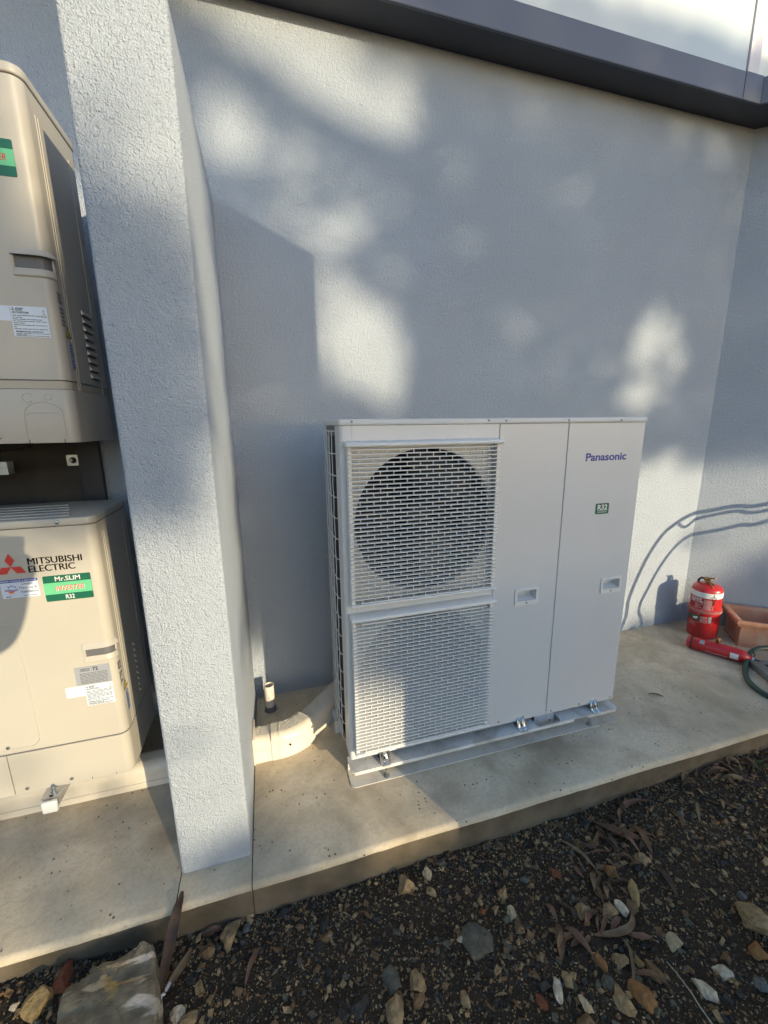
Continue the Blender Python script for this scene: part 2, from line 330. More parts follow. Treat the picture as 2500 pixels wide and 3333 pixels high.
for (x0, x1), (a, c, d, e_) in zip(((.6015, .9035), (.9065, 1.282)), HND):
    z0, z1 = .003, 1.296; y = -.0005; q = .0016
    a += .009; c -= .009; d += .018; e_ -= .009
    o1 = [(x0+q, y, z0+q), (x1-q, y, z0+q), (x1-q, y, z1-q), (x0+q, y, z1-q)]; o2 = [(x0, y+q, z0), (x1, y+q, z0), (x1, y+q, z1), (x0, y+q, z1)]; o3 = [(p[0], .046, p[2]) for p in o2]
    i1 = [(a, y, d), (c, y, d), (c, y, e_), (a, y, e_)]; i2 = [(a+.006, .030, d+.014), (c-.006, .030, d+.014), (c-.006, .030, e_-.002), (a+.006, .030, e_-.002)]
    fs = [(4*g_+k, 4*g_+(k+1) % 4, 4*g_+4+(k+1) % 4, 4*g_+4+k) for g_ in (0, 1) for k in range(4)]+[(k, 12+k, 12+(k+1) % 4, (k+1) % 4) for k in range(4)]+[(12+k, 16+k, 16+(k+1) % 4, 12+(k+1) % 4) for k in range(4)]+[(16, 17, 18, 19)]
    MB().add(o1+o2+o3+i1+i2, fs).build('service_panel', M['white'], hp)
MB().prism(rrect(-.006, 1.292, -.006, .33, .016, 5), 1.2968, 1.3165).build('lid', M['white'], hp, smooth=True, bevel=.003)
b = MB(); b.box(.604, 1.2815, .0465, .318, .003, 1.2964); b.build('cabinet', M['white'], hp)
b = MB(); b.box(.012, .60, .285, .318, .012, 1.2964); b.box(.004, .603, .014, .318, .0002, .0115); b.build('cabinet', M['black'], hp)
b = MB(); b.box(.03, .034, .095, .284, .02, 1.29); b.build('divider', M['black'], hp)
# coil seen through the side guard
b = MB()
for i in range(46): b.box(.014, .022, .092+.0042*i, .0935+.0042*i, .02, 1.28)
b.box(.022, .03, .09, .284, .02, 1.285)
c_ = b.build('coil', M['darkfin'], hp); c_['kind'] = 'stuff'
box('side_top_strip', .001, .012, .089, .29, 1.262, 1.296, M['inkgrey'], hp)
gd = MB()                                                                    # wire guard on the left side
for i in range(17):
    z = 1.278-.0785*i; gd.tube([(.004, .084, z), (-.006, .09, z), (-.010, .15, z-.002), (-.010, .25, z+.002), (-.004, .292, z)], .0019, 5)
for k, y in enumerate((.108, .168, .228, .284)):
    gd.tube([(-.0095+.001*math.sin(i*2.1+k), y+.0035*math.sin(i*1.9+k*2), 1.282-.0785*i*.5) for i in range(33)], .0019, 5)
gd.build('wire_guard', M['whiteplastic'], hp, smooth=True)
box('corner_post', .0, .012, .293, .319, .0, 1.2965, M['white'], hp)
# grilles
def slat_mesh():
    path = [(.0185, -.006), (.0185, -.036), (.0215, -.042), (.028, -.0445), (.577, -.0445), (.5835, -.042), (.5865, -.036), (.5865, -.006)]; b = MB(); v = []
    for i, (x, y) in enumerate(path):
        cx, cy = .3025, .1; 
        n = Vector((0, 1)) if 3 <= i <= 4 else (Vector((1, 0)) if i < 2 else Vector((-1, 0)) if i > 5 else Vector((.7 if i == 2 else -.7, .7)))
        for o, z in ((0, -.0016), (.0135, -.0022), (.0135, .0022), (0, .0016)): v.append((x+n.x*o, y+n.y*o, z))
    m = len(path); f = [(i*4+k, (i+1)*4+k, (i+1)*4+(k+1) % 4, i*4+(k+1) % 4) for i in range(m-1) for k in range(4)]+[(3, 2, 1, 0), (m*4-4, m*4-3, m*4-2, m*4-1)]
    return b.add(v, f)
def slat_short():
    return MB().box(.052, .556, -.0445, -.036, -.002, .002)
SL = None; SS = None
def grille(ztop, zbot, nm):
    global SL, SS
    g = bpy.data.objects.new(nm, None); C.objects.link(g); g.parent = hp
    # hood: sloping top
    P = [(-.001, ztop+.018), (-.001, ztop-.002), (-.044, ztop-.002), (-.049, ztop+.002), (-.049, ztop+.010), (-.046, ztop+.0125)]
    TT = Matrix(((0, 0, 1, 0), (1, 0, 0, 0), (0, 1, 0, 0), (0, 0, 0, 1)))
    MB().prism(P, .0135, .594, TT).build('grille_hood', M['whiteplastic'], g, bevel=.0022, seg=2, smooth=True)
    P = [(-.001, zbot-.018), (-.001, zbot+.002), (-.044, zbot+.002), (-.048, zbot-.001), (-.047, zbot-.006)]
    MB().prism(P, .0155, .592, TT).build('grille_sill', M['whiteplastic'], g, bevel=.002, seg=2, smooth=True)
    for x0, x1 in ((.020, .032), (.573, .585)): box('side_frame', x0, x1, -.033, -.002, zbot+.0015, ztop-.0015, M['whiteplastic'], g)
    n = 38; p = (ztop-zbot-.016)/(n-1); zs = [ztop-.010-p*i for i in range(n)]
    for i, z in enumerate(zs):
        if SL is None:
            SL = slat_mesh().build('slat', M['whiteplastic'], g); SL.location.z = z; continue
        if i in (0, n-1):
            if SS is None: SS = slat_short().build('slat', M['whiteplastic'], g); SS.location.z = z
            else: copyo(SS, g, (0, 0, z))
            continue
        copyo(SL, g, (0, 0, z))
    r = MB()
    for i in range(n-1):
        z = zs[i]; off = .024*(i % 2); x = .056+off
        while x < .555: r.box(x-.0011, x+.0011, -.0425, -.037, z-p+.0016, z-.0016); x += .048
    k = r.build('ribs', M['whiteplastic'], g); k['kind'] = 'stuff'
    return g
grille(1.2275, .672, 'fan_grille'); grille(.607, .055, 'fan_grille')
for cx, cz in FC:
    fr = bpy.data.objects.new('fan', None); C.objects.link(fr); fr.parent = hp; fr.location = (cx, .09, cz)
    T = Matrix.Rotation(math.pi/2, 4, 'X')
    b = MB(); n = 48
    v = [(FR*math.cos(2*math.pi*k/n), y, FR*math.sin(2*math.pi*k/n)) for y in (-.07, .02) for k in range(n)]
    b.add(v, [(k, (k+1) % n, n+(k+1) % n, n+k) for k in range(n)]).build('shroud', M['shroud'], fr, smooth=True)
    MB().lathe([(.0, -.03), (.03, -.028), (.055, -.015), (.06, .05)], 24, T @ Matrix.Scale(-1, 4, (0, 0, 1))).build('hub', M['fan'], fr, smooth=True)
    for k in range(3):
        v = []; f = []
        for i in range(9):
            r = .055+.2*i/8; half = .35+.28*math.sin(math.pi*min(1, .25+.6*i/8))
            for jx in range(6):
                a = k*2*math.pi/3+.9+(jx/5-.5)*2*half+.25*i/8; v.append((r*math.cos(a), -.035+.07*jx/5, r*math.sin(a)))
        f = [(i*6+jx, i*6+jx+1, (i+1)*6+jx+1, (i+1)*6+jx) for i in range(8) for jx in range(5)]
        MB().add(v, f).build('fan_blade', M['fan'], fr, smooth=True)
# recessed handles
for x0, x1, z0, z1 in ((.705, .815, .558, .632), (1.137, 1.246, .556, .628)):
    h = bpy.data.objects.new('handle', None); C.objects.link(h); h.parent = hp
    b = MB(); o = rrect(x0, x1, z0, z1, .007, 4); i_ = rrect(x0+.0095, x1-.0095, z0+.0185, z1-.0095, .004, 4); n = len(o); T = FRONT(-.0005)
    v = [T @ Vector((x, z, d)) for poly, d in ((o, 0), (o, .005), (i_, .005), (i_, -.0145)) for x, z in poly]
    b.add(v, [(s*n+k, s*n+(k+1) % n, (s+1)*n+(k+1) % n, (s+1)*n+k) for s in range(3) for k in range(n)]).build('bezel', M['whiteplastic'], h, smooth=True, auto=50)
    cx0, cx1, cz0, cz1 = x0+.009, x1-.009, z0+.020, z1-.009
    b = MB(); b.lathe([(.0045, 0), (.004, .002), (.0, .0025)], 10, FRONT(-.0055) @ Matrix.Translation(((x0+x1)/2, z0+.010, 0))).build('screw', M['screw'], h, smooth=True)
def screw(x, z, y, par, r=.0055, m=None):
    return MB().lathe([(r, 0), (r*.85, .0025), (r*.4, .0035), (0, .0036)], 12, FRONT(y) @ Matrix.Translation((x, z, 0))).build('screw', m or M['screw'], par, smooth=True)
for x, z, y in ((.042, 1.309, -.0062), (.55, 1.309, -.0062), (.622, 1.307, -.0062), (.897, 1.307, -.0062), (1.149, 1.305, -.0062), (1.262, .013, -.0006), (1.086, .013, -.0006), (.932, .013, -.0006), (.785, .017, -.0006), (.66, .018, -.0006)): screw(x, z, y, hp, .0042)
# lettering
text('lettering', 'Panasonic', .997, 1.200, 1.1435, 1.176, FRONT(-.0006), M['logoblue'], hp, bold=.028)
plate('badge', 1.069, 1.137, .920, .9655, FRONT(-.0006), M['green'], hp, .005)
text('badge_lettering', 'R32', 1.079, 1.128, .9375, .960, FRONT(-.0019), M['labelwhite'], hp, bold=.02)
lines('badge_rule', [(1.078, 1.129, .9345, .0011)], FRONT(-.0006), M['labelwhite'], hp)
text('badge_lettering', 'REFRIGERANT', 1.080, 1.127, .9255, .931, FRONT(-.0019), M['labelwhite'], hp)
# clips to the rail and earth plate
for cx in (.139, .771, 1.166):
    b = MB()
    for q_ in (-1, 1):
        b.tube([(cx+q_*.0125, .016, .010), (cx+q_*.0125, .004, .012), (cx+q_*.0125, -.006, .006), (cx+q_*.0125, -.010, -.008), (cx+q_*.0125, -.016, -.021), (cx+q_*.0125, -.026, -.0265), (cx+q_*.0125, -.036, -.0275)], [.007, .008, .009, .009, .009, .0085, .005], 10, up=(1, 0, 0))
    b.prism(rrect(cx-.021, cx+.021, -.037, .02, .010, 4, (1, 1, 0, 0)), -.0293, -.0262)
    b.box(cx-.006, cx+.006, -.009, -.004, -.026, .008)
    b.build('mounting_clip', M['chrome'], hp, smooth=True)
    MB().lathe([(.009, 0), (.009, .002), (.0055, .0022), (.0055, .008), (0, .009)], 10, Matrix.Translation((cx, -.020, -.0261))).build('clip_bolt', M['galv'], hp, smooth=True)
MB().prism(rrect(.847, .968, -.031, .05, .012, 4, (1, 1, 0, 0)), -.0292, -.0272).build('earth_plate', M['galv'], hp)
box('earth_plate_upstand', .855, .960, .012, .014, -.0271, .0, M['galv'], hp)
MB().lathe([(.006, 0), (.006, .004), (0, .005)], 6, Matrix.Translation((.925, -.010, -.0272))).build('bolt', M['screw'], hp)
# water drops on the lid and the hood
b = MB(); rnd = random.Random(3)
def drop(b, x, y, z, r, nrm):
    n = Vector(nrm).normalized(); T = Matrix.Translation((x, y, z)) @ n.to_track_quat('Z', 'Y').to_matrix().to_4x4()
    b.lathe([(r, 0), (r*.75, r*.42), (0, r*.62)], 6, T)
for _ in range(420): drop(b, rnd.uniform(0, 1.285), rnd.uniform(-.002, .12), 1.3166, rnd.uniform(.0015, .0042), (0, 0, 1))
for _ in range(120): drop(b, rnd.uniform(.01, 1.28), -.0062, rnd.choice((1.2985, 1.314))+rnd.uniform(-.001, .003), rnd.uniform(.001, .0022), (0, -1, 0))
for zt in (1.2275, .607):
    for _ in range(260 if zt > 1 else 60): 
        t = rnd.random(); drop(b, rnd.uniform(.016, .59), -.046+.044*t, zt+.0128+.0058*t, rnd.uniform(.001, .0028), (0, -.12, 1))
for _ in range(260): drop(b, rnd.uniform(.605, 1.28), -.0008, rnd.triangular(.05, 1.29, 1.2), rnd.uniform(.0007, .0016), (0, -1, 0))
d_ = b.build('water_droplets', M['water'], hp, smooth=True); d_['kind'] = 'stuff'

# rails under the unit
def rail(name, yf, yb, label, x0, x1, notch=None):     # C-channel lying on its side, open towards yf
    r = thing(name, label, 'rail', None); lo_, hi = min(yf, yb), max(yf, yb); cs = (1, 1, 0, 0) if yf < yb else (0, 0, 1, 1)
    MB().prism(rrect(x0, x1, lo_, hi, .016, 5, cs), -.0318, -.0294).build('top_flange', M['rail'], r)
    s = 1 if yf < yb else -1
    for a, c in ([(x0+.015, notch[0]), (notch[1], x1-.016)] if notch else [(x0+.015, x1-.016)]):
        b = MB(); b.box(a, c, min(yf, yf+s*.002), max(yf, yf+s*.002), -.0435, -.0319); b.build('lip', M['rail'], r)
    box('web', x0+.002, x1-.022, min(yb, yb-s*.0025), max(yb, yb-s*.0025), G+.0032, -.0319, M['rail'], r)
    MB().prism(rrect(x0, x1-.006, lo_-(.006 if s > 0 else 0), hi+(0 if s > 0 else .006), .016, 5, cs), G+.0006, G+.003).build('bottom_flange', M['raildirt'], r)
    return r
r1 = rail('support_rail', -.034, .052, 'white steel support rail with bolted flange under the front of the unit', -.004, 1.286, (1.035, 1.112))
for x in (.142, 1.133):
    b = MB(); b.lathe([(.012, 0), (.012, .003), (.0085, .0032), (.0085, .011), (.0045, .0112), (.0045, .030), (.0035, .032), (0, .032)], 8, Matrix.Translation((x, -.024, G+.003))); b.build('anchor_bolt', M['galv'], r1, smooth=True)
box('slot', 1.040, 1.105, .0485, .0494, -.078, -.042, M['black'], r1)
r2 = rail('support_rail', .352, .268, 'rear white support rail behind the wire guarded side of the unit', -.02, 1.286)

# ------------------------------------------------------------ ivory units (left)
UX1, UX0, UY0, UY1 = -.775, -1.725, .095, .425
def ivory_body(u, z0, z1, seam):
    pr = rrect(UX0, UX1, UY0, UY1, .028, 6)
    def ins(d): return rrect(UX0+d, UX1-d, UY0+d, UY1-d, .028, 6)
    MB().prism(ins(.0), seam+.0035, z1-.0265).build('cabinet', M['ivory'], u, smooth=True)
    MB().prism(ins(.004), z0+.01, z1-.01).build('inner_shell', M['inkgrey'], u)
    MB().prism(rrect(UX0-.004, UX1+.004, UY0-.004, UY1+.004, .031, 6), z1-.024, z1).build('lid', M['ivory'], u, smooth=True, bevel=.005, seg=3)
def groove(u, name, pts, y, wdt=.0011, m=None):
    b = MB()
    b.tube([(x, y, z) for x, z in pts], wdt, 4); return b.build(name, m or M['ivory'], u)
def recess_handle(u, z0, z1):
    cut = MB().box(-.858, UX1+.01, UY0-.02, UY0+.026, z0+.020, z1-.016).build('cutter', M['ivorydk'])
    cab = [c for c in u.children if c.name.split('.')[0] == 'cabinet'][0]
    md = cab.modifiers.new('cut', 'BOOLEAN'); md.operation = 'DIFFERENCE'; md.object = cut; md.solver = 'EXACT'
    dg = bpy.context.evaluated_depsgraph_get(); dg.update(); nm = bpy.data.meshes.new_from_object(cab.evaluated_get(dg)); cab.modifiers.clear(); cab.data = nm
    bpy.data.objects.remove(cut)
    h = bpy.data.objects.new('handle', None); C.objects.link(h); h.parent = u
    # grip wraps round the front right corner
    def path(d): 
        pts = [(-.862, UY0-d), (-.803, UY0-d)]
        pts += [(-.803+(.028+d)*math.sin(math.radians(a)), UY0+.028-(.028+d)*math.cos(math.radians(a))) for a in (20, 40, 60, 80)]
        return pts
    def band(za, zb, d0, d1, nm, m):
        b = MB(); A_ = path(d0); B_ = path(d1); n = len(A_)
        v = [(x, y, za) for x, y in A_]+[(x, y, zb) for x, y in B_]+[(x, y+.003, za) for x, y in A_]+[(x, y+.003, zb) for x, y in B_]
        f = [(k, k+1, n+k+1, n+k) for k in range(n-1)]+[(2*n+k, 2*n+k+1, k+1, k) for k in range(n-1)]+[(n+k, n+k+1, 3*n+k+1, 3*n+k) for k in range(n-1)]+[(0, n, 3*n, 2*n)]
        return b.add(v, f).build(nm, m, h, smooth=True, auto=40)
    hh = z1-z0
    band(z1-.017, z1, .012, .001, 'hood', M['ivory']); band(z0+.003, z0+.021, .005, .001, 'lip', M['ivory'])
    MB().tube([(-.862, UY0-.001, z0+.002), (-.862, UY0-.001, z1)], .0025, 6).build('edge', M['ivory'], h); MB().tube([(x, y, z0+.002) for x, y in path(.001)], .0025, 6).build('edge', M['ivory'], h)
def side_T(): return Matrix(((0, 0, 1, UX1), (1, 0, 0, 0), (0, 1, 0, 0), (0, 0, 0, 1)))       # local x->Y, y->Z, z->+X
def warn(u, T, cx, cz, s, fill, mark):
    MB().prism([(cx-s, cz-s*.85), (cx+s, cz-s*.85), (cx, cz+s)], .0012, .0016, T).build('warning_triangle', mark, u)
    MB().prism([(cx-s*.72, cz-s*.68), (cx+s*.72, cz-s*.68), (cx, cz+s*.66)], .0017, .0020, T).build('warning_fill', fill, u)
    MB().prism([(cx-s*.16, cz-s*.5), (cx+s*.2, cz-s*.5), (cx+s*.05, cz+s*.2)], .0021, .0024, T).build('warning_mark', mark, u)
def emblem(u, cx, cz, s, T, m, lift=.0012):
    for a in (90, 210, 330):
        ca, sa = math.cos(math.radians(a)), math.sin(math.radians(a)); pa, pb = math.cos(math.radians(a+30)), math.sin(math.radians(a+30)); qa, qb = math.cos(math.radians(a-30)), math.sin(math.radians(a-30))
        l = s/math.sqrt(3)
        MB().prism([(cx, cz), (cx+qa*l, cz+qb*l), (cx+ca*s, cz+sa*s), (cx+pa*l, cz+pb*l)], lift, lift+.0004, T).build('emblem', m, u)
def rating(u, x0, x1, z0, z1, T):
    plate('rating_label', x0, x1, z0, z1, T, M['labelblue'], u, .0015); wx = x1-x0; hz = z1-z0
    emblem(u, x0+.08*wx, z1-.105*hz, .055*wx, T, M['ink'], .0014)
    T2 = T @ Matrix.Translation((0, 0, .0014))
    text('label_lettering', 'MITSUBISHI', x0+.15*wx, x0+.36*wx, z1-.10*hz, z1-.055*hz, T2, M['ink'], u, .01)
    text('label_lettering', 'ELECTRIC', x0+.15*wx, x0+.33*wx, z1-.155*hz, z1-.11*hz, T2, M['ink'], u, .01)
    text('label_lettering', 'AIR-CONDITIONER', x0+.04*wx, x0+.50*wx, z1-.235*hz, z1-.175*hz, T2, M['ink'], u, .005)
    lines('label_print', fake_lines(x0+.04*wx, x1-.06*wx, z0+.25*hz, z1-.25*hz, 8, .022*hz), T, M['inkgrey'], u)
    text('label_lettering', 'MITSUBISHI ELECTRIC CORPORATION', x0+.06*wx, x0+.80*wx, z0+.15*hz, z0+.20*hz, T2, M['ink'], u, .015)
    lines('label_print', fake_lines(x0+.06*wx, x1-.03*wx, z0+.03*hz, z0+.14*hz, 3, .018*hz, .1), T, M['inkgrey'], u)
    warn(u, T, x1-.10*wx, z1-.12*hz, .045*wx, M['labelwhite'], M['inkgrey']); warn(u, T, x1-.10*wx, z1-.27*hz, .075*wx, M['labelwhite'], M['ink'])
def side_stuff(u, z):            # z: base of unit; warning strip and louvres on the right side
    T = side_T()
    text('side_lettering', 'R32', .104, .128, z+.398, z+.428, T @ Matrix.Translation((0, 0, .0006)), M['inkgrey'], u, .02)
    lines('side_print', fake_lines(.104, .128, z+.338, z+.392, 5, .006), T, M['inkgrey'], u)
    warn(u, T, .137, z+.325, .018, M['yellow'], M['ink'])
    plate('side_label', .128, .152, z+.222, z+.300, T, M['labelgrey'], u, .002)
    lines('side_print', fake_lines(.130, .150, z+.226, z+.296, 8, .004, .1), T, M['blueink'], u)
    for i in range(9):
        zz = z+.405-.0243*i; b = MB()
        b.add([T @ Vector(q) for q in ((.262, zz, .0008), (.338, zz, .0008), (.338, zz+.015, .0008), (.262, zz+.015, .0008), (.264, zz+.001, .009), (.336, zz+.001, .009))], [(0, 1, 5, 4), (4, 5, 2, 3), (0, 4, 3), (1, 2, 5)])
        b.build('louvre', M['ivory'], u)
    b = MB()
    for i in range(9): zz = z+.405-.0243*i; b.box(UX1-.001, UX1+.0006, .268, .332, zz-.004, zz-.0003)
    b.build('louvre_gap', M['black'], u)
    for zz0, zz1, yy in ((z+.16, z+.88, .152), (z+.16, z+.88, .166), (z+.16, z+.88, .352)):
        MB().box(UX1-.0005, UX1+.0014, yy, yy+.004, zz0, zz1).build('pressed_rib', M['ivory'], u, bevel=.001)
def fan_front(u, z):             # round guard on the far left half of the front
    cx, cz = -1.42, z+.52; b = MB()
    for r in [.04+.026*i for i in range(9)]: b.tube([(cx+r*math.cos(2*math.pi*k/40), UY0-.018, cz+r*math.sin(2*math.pi*k/40)) for k in range(41)], .0022, 5, caps=False)
    for k in range(8): a = math.pi*k/8; b.tube([(cx-.255*math.cos(a), UY0-.014, cz-.255*math.sin(a)), (cx+.255*math.cos(a), UY0-.014, cz+.255*math.sin(a))], .0022, 5)
    b.build('fan_guard', M['ivory'], u, smooth=True)
    MB().prism(circ(cx, cz, .25, 40)[:-1], -.001, .0015, FRONT(UY0)).build('fan_opening', M['black'], u)
FT = FRONT(UY0)
# lower unit
z0, z1 = .085, 1.028
lo = thing('outdoor_unit', 'lower ivory outdoor unit with red diamond emblem standing above the slab', 'outdoor unit', 'ivory outdoor units left of the wing wall')
ivory_body(lo, z0, z1, z0+.158)
for i, (za, zb) in enumerate(((z0, z0+.155),)):
    MB().prism(rrect(-1.130, UX1-.0005, UY0+.0005, UY1-.0005, .028, 6, (0, 1, 1, 0)), za, zb).build('base_cover', M['ivory'], lo, smooth=True)
    MB().prism(rrect(UX0+.0005, -1.133, UY0+.0005, UY1-.0005, .028, 6, (1, 0, 0, 1)), za, zb).build('base_cover', M['ivory'], lo, smooth=True)
for k in range(5):
    MB().box(UX0+.06, UX1-.075-.02*k, UY0+.035+.052*k, UY0+.043+.052*k, z1-.0005, z1+.0022).build('pressed_rib', M['ivory'], lo, bevel=.001)
emblem(lo, -1.010, .886, .0425, FT, M['redink'])
text('lettering', 'MITSUBISHI', -.966, -.822, .8885, .9095, FT @ Matrix.Translation((0, 0, .0008)), M['ink'], lo)
text('lettering', 'ELECTRIC', -.967, -.844, .8635, .8845, FT @ Matrix.Translation((0, 0, .0008)), M['ink'], lo)
for dx_ in (.0007, .0014):
    text('lettering', 'MITSUBISHI', -.966+dx_, -.822+dx_, .8885, .9095, FT @ Matrix.Translation((0, 0, .0008)), M['ink'], lo)
    text('lettering', 'ELECTRIC', -.967+dx_, -.844+dx_, .8635, .8845, FT @ Matrix.Translation((0, 0, .0008)), M['ink'], lo)
plate('sticker', -.936, -.806, .7615, .8465, FT, M['green'], lo, .004)
lines('sticker_band', [(-.936, -.806, .7845, .0385)], FT, M['greenlt'], lo, .0014)
T2 = FT @ Matrix.Translation((0, 0, .0018))
text('sticker_lettering', 'Mr.SLIM', -.903, -.835, .8275, .8425, T2, M['labelwhite'], lo, bold=.012)
text('sticker_lettering', 'INVERTER', -.9065, -.8275, .7955, .8115, T2 @ Matrix.Translation((.0012, -.001, -.0002)), M['labelwhite'], lo, bold=.006, shear=.25)
text('sticker_lettering', 'INVERTER', -.9065, -.8275, .7955, .8115, T2 @ Matrix.Translation((0, 0, .0003)), M['redink'], lo, bold=.004, shear=.25)
text('sticker_lettering', 'R32', -.882, -.858, .7665, .7805, T2, M['labelwhite'], lo, bold=.012)
plate('sticker', -1.046, -.949, .786, .8455, FT, M['labelblue'], lo, .001)
lines('sticker_band', [(-1.046, -.949, .8365, .009)], FT, M['navy'], lo, .0014)
text('sticker_lettering', 'PROUDLY INSTALLED & SERVICED BY', -1.044, -.951, .8387, .8432, T2, M['labelwhite'], lo, bold=.01)
for s, x0, x1, zz in (('Otago', -.991, -.963, .8245), ('Heating &', -.999, -.953, .8125), ('Ventilation', -.998, -.951, .8005)): text('sticker_lettering', s, x0, x1, zz, zz+.0085, T2, M['inkgrey'], lo)
MB().prism(circ(-1.021, .808, .0075, 12, 180, 360), .0015, .0018, FT).build('sticker_sun', M['orange'], lo)
b = MB()
for k, (zz, m_) in enumerate(((.813, 0), (.8105, 0), (.8085, 1))):
    pts = [(-1.037+.034*i/8, zz+.0016*math.sin(i*.9)) for i in range(9)]; b.prism(pts+[(x, z+.0012) for x, z in pts[::-1]], .0019, .0022, FT, m_)
for k in range(3):
    cx, cz = -1.026+.008*k, .822+.003*(k % 2)
    for a in (0, 60, 120): c, s = math.cos(math.radians(a))*.0042, math.sin(math.radians(a))*.0042; b.prism([(cx-c, cz-s), (cx+c, cz+s), (cx+c+.0006, cz+s+.0008), (cx-c+.0006, cz-s+.0008)], .0019, .0022, FT, 0)
for a in (210, 240, 270, 300, 330): c, s = math.cos(math.radians(a)), math.sin(math.radians(a)); b.prism([(-1.021+c*.009, .807+s*.009), (-1.021+c*.013, .807+s*.013), (-1.0205+c*.013, .8072+s*.013)], .0019, .0022, FT, 1)
b.build('sticker_print', [M['blueink'], M['redink']], lo)
lines('sticker_print', fake_lines(-1.036, -.999, .7895, .794, 1, .0028)+[(-.991, -.953, .7905, .0012)], FT, M['ink'], lo)
recess_handle(lo, .534, .602)
plate('sticker', -.899, -.796, .454, .5205, FT, M['labelgrey'], lo, .002)
text('sticker_lettering', '72', -.846, -.830, .503, .516, T2, M['ink'], lo, bold=.02)
text('sticker_lettering', 'OUTSIDE SOUND', -.882, -.853, .510, .514, T2, M['ink'], lo)
text('sticker_lettering', 'POWER LEVEL', -.882, -.855, .504, .508, T2, M['ink'], lo)
lines('sticker_print', fake_lines(-.885, -.805, .458, .500, 8, .0018, .05), FT, M['inkgrey'], lo)
rating(lo, -.878, -.795, .374, .452, FT); plate('sticker', -.933, -.8785, .414, .452, FT, M['labelwhite'], lo, .001)
side_stuff(lo, z0); fan_front(lo, z0)
screw(-.869, z1-.012, UY0-.0042, lo, .006, M['galv']); screw(-1.121, .270, UY0-.0004, lo, .006, M['galv']); screw(-.965, .105, UY0-.0002, lo, .006, M['galv']); screw(-1.095, .103, UY0-.0002, lo, .006, M['galv'])
pn = rrect(-1.160, -1.030, .262, .70, .03, 5)
groove(lo, 'pressed_panel', pn+pn[:1], UY0-.0002, .0018)
for x in (-.905, -.83): MB().box(x-.0006, x+.0006, UY0-.0006, UY0+.002, z0, z0+.009).build('notch', M['ink'], lo)
# upper unit
z0, z1 = 1.2565, 2.205
up = thing('outdoor_unit', 'upper ivory outdoor unit mounted on brackets above the lower one', 'outdoor unit', 'ivory outdoor units left of the wing wall')
ivory_body(up, z0, z1, z0+.177)
MB().prism(rrect(UX0+.0015, UX1-.0015, UY0+.0015, UY1-.0015, .028, 6), z0+.155, z0+.1768).build('seam_band', M['ivorydk'], up, smooth=True)
MB().prism(rrect(UX0+.0005, UX1-.0005, UY0+.0005, UY1-.0005, .028, 6), z0, z0+.154).build('base_cover', M['ivory'], up, smooth=True, bevel=.002)
yk = UY0-.0001
groove(up, 'knockout', circ(-.886, 1.386, .0125, 24, 20, 320), yk, .0008); groove(up, 'knockout', circ(-.836, 1.389, .009, 24, 60, 400), yk, .0008)
groove(up, 'knockout', [(-.903, 1.264), (-.902, 1.335)]+[(-.853-.049*math.cos(math.radians(a)), 1.335+.039*math.sin(math.radians(a))) for a in range(10, 180, 12)]+[(-.805, 1.335), (-.806, 1.264)], yk, .0008)
groove(up, 'knockout', [(-.901, 1.332), (-.893, 1.341), (-.880, 1.344), (-.825, 1.344), (-.812, 1.338), (-.807, 1.33)], yk, .0008)
plate('sticker', -.936, -.8155, 1.947, 2.0325, FT, M['green'], up, .004)
lines('sticker_band', [(-.936, -.8155, 1.971, .039)], FT, M['greenlt'], up, .0014)
text('sticker_lettering', 'INVERTER', -.9125, -.834, 1.982, 1.998, T2, M['redink'], up, bold=.012, shear=.25)
text('sticker_lettering', 'Mr.SLIM', -.908, -.842, 2.0135, 2.0285, T2, M['labelwhite'], up, bold=.012)
text('sticker_lettering', 'R32', -.888, -.864, 1.952, 1.966, T2, M['labelwhite'], up, bold=.012)
recess_handle(up, 1.708, 1.777)
rating(up, -.888, -.8015, 1.551, 1.631, FT); plate('sticker', -.946, -.8885, 1.592, 1.6305, FT, M['labelblue'], up, .001)
side_stuff(up, z0-.007); fan_front(up, z0)
screw(-.970, 1.276, UY0-.0002, up, .006, M['galv'])
for x in (-.900, -.812): MB().box(x-.0008, x+.0008, UY0-.0006, UY0+.002, z0, z0+.011).build('notch', M['ink'], up)
# wall brackets
def bracket(name, x, z, label, yfront):
    k = thing(name, label, 'bracket', 'galvanised brackets under the ivory units')
    b = MB(); b.box(x-.021, x-.0185, yfront, WY-.002, z-.041, z); b.box(x-.0184, x+.019, yfront, WY-.002, z-.0026, z); b.box(x+.0191, x+.0215, yfront, WY-.002, z-.03, z); b.build('arm', M['galv'], k)
    return k
k1 = bracket('wall_bracket', -1.012, .0845, 'galvanised steel bracket arm with white end cap under the lower unit', .045)
box('end_cap', -1.036, -.990, .031, .0445, .040, .083, mat('white cap', (.72, .73, .72), .4), k1, bevel=.006, seg=3)
MB().prism(rrect(-1.040, -.986, .046, .12, .003, 3), .0848, .0872).build('washer_plate', M['galv'], k1)
MB().lathe([(.016, 0), (.016, .002), (.009, .0022), (.009, .006), (.005, .0062), (.005, .015), (0, .016)], 14, Matrix.Translation((-1.012, .073, .0873))).build('bolt', M['galv'], k1, smooth=True)
box('slot', -1.017, -1.007, .05, .062, .0873, .0876, M['black'], k1)
k2 = bracket('wall_bracket', -1.16, 1.2555, 'galvanised steel bracket arm with bright bolt under the upper unit', .06)
MB().lathe([(.016, 0), (.016, .003), (.009, .0032), (.009, .012), (0, .012)], 14, Matrix.Translation((-1.12, .09, 1.235))).build('bolt', M['chrome'], k2, smooth=True)
box('brace', -1.36, -1.12, .40, .44, 1.14, 1.185, M['galv'], k2)
wp = thing('wall_plate', 'small square grey washer plate bolted to the wall between the two units', 'plate')
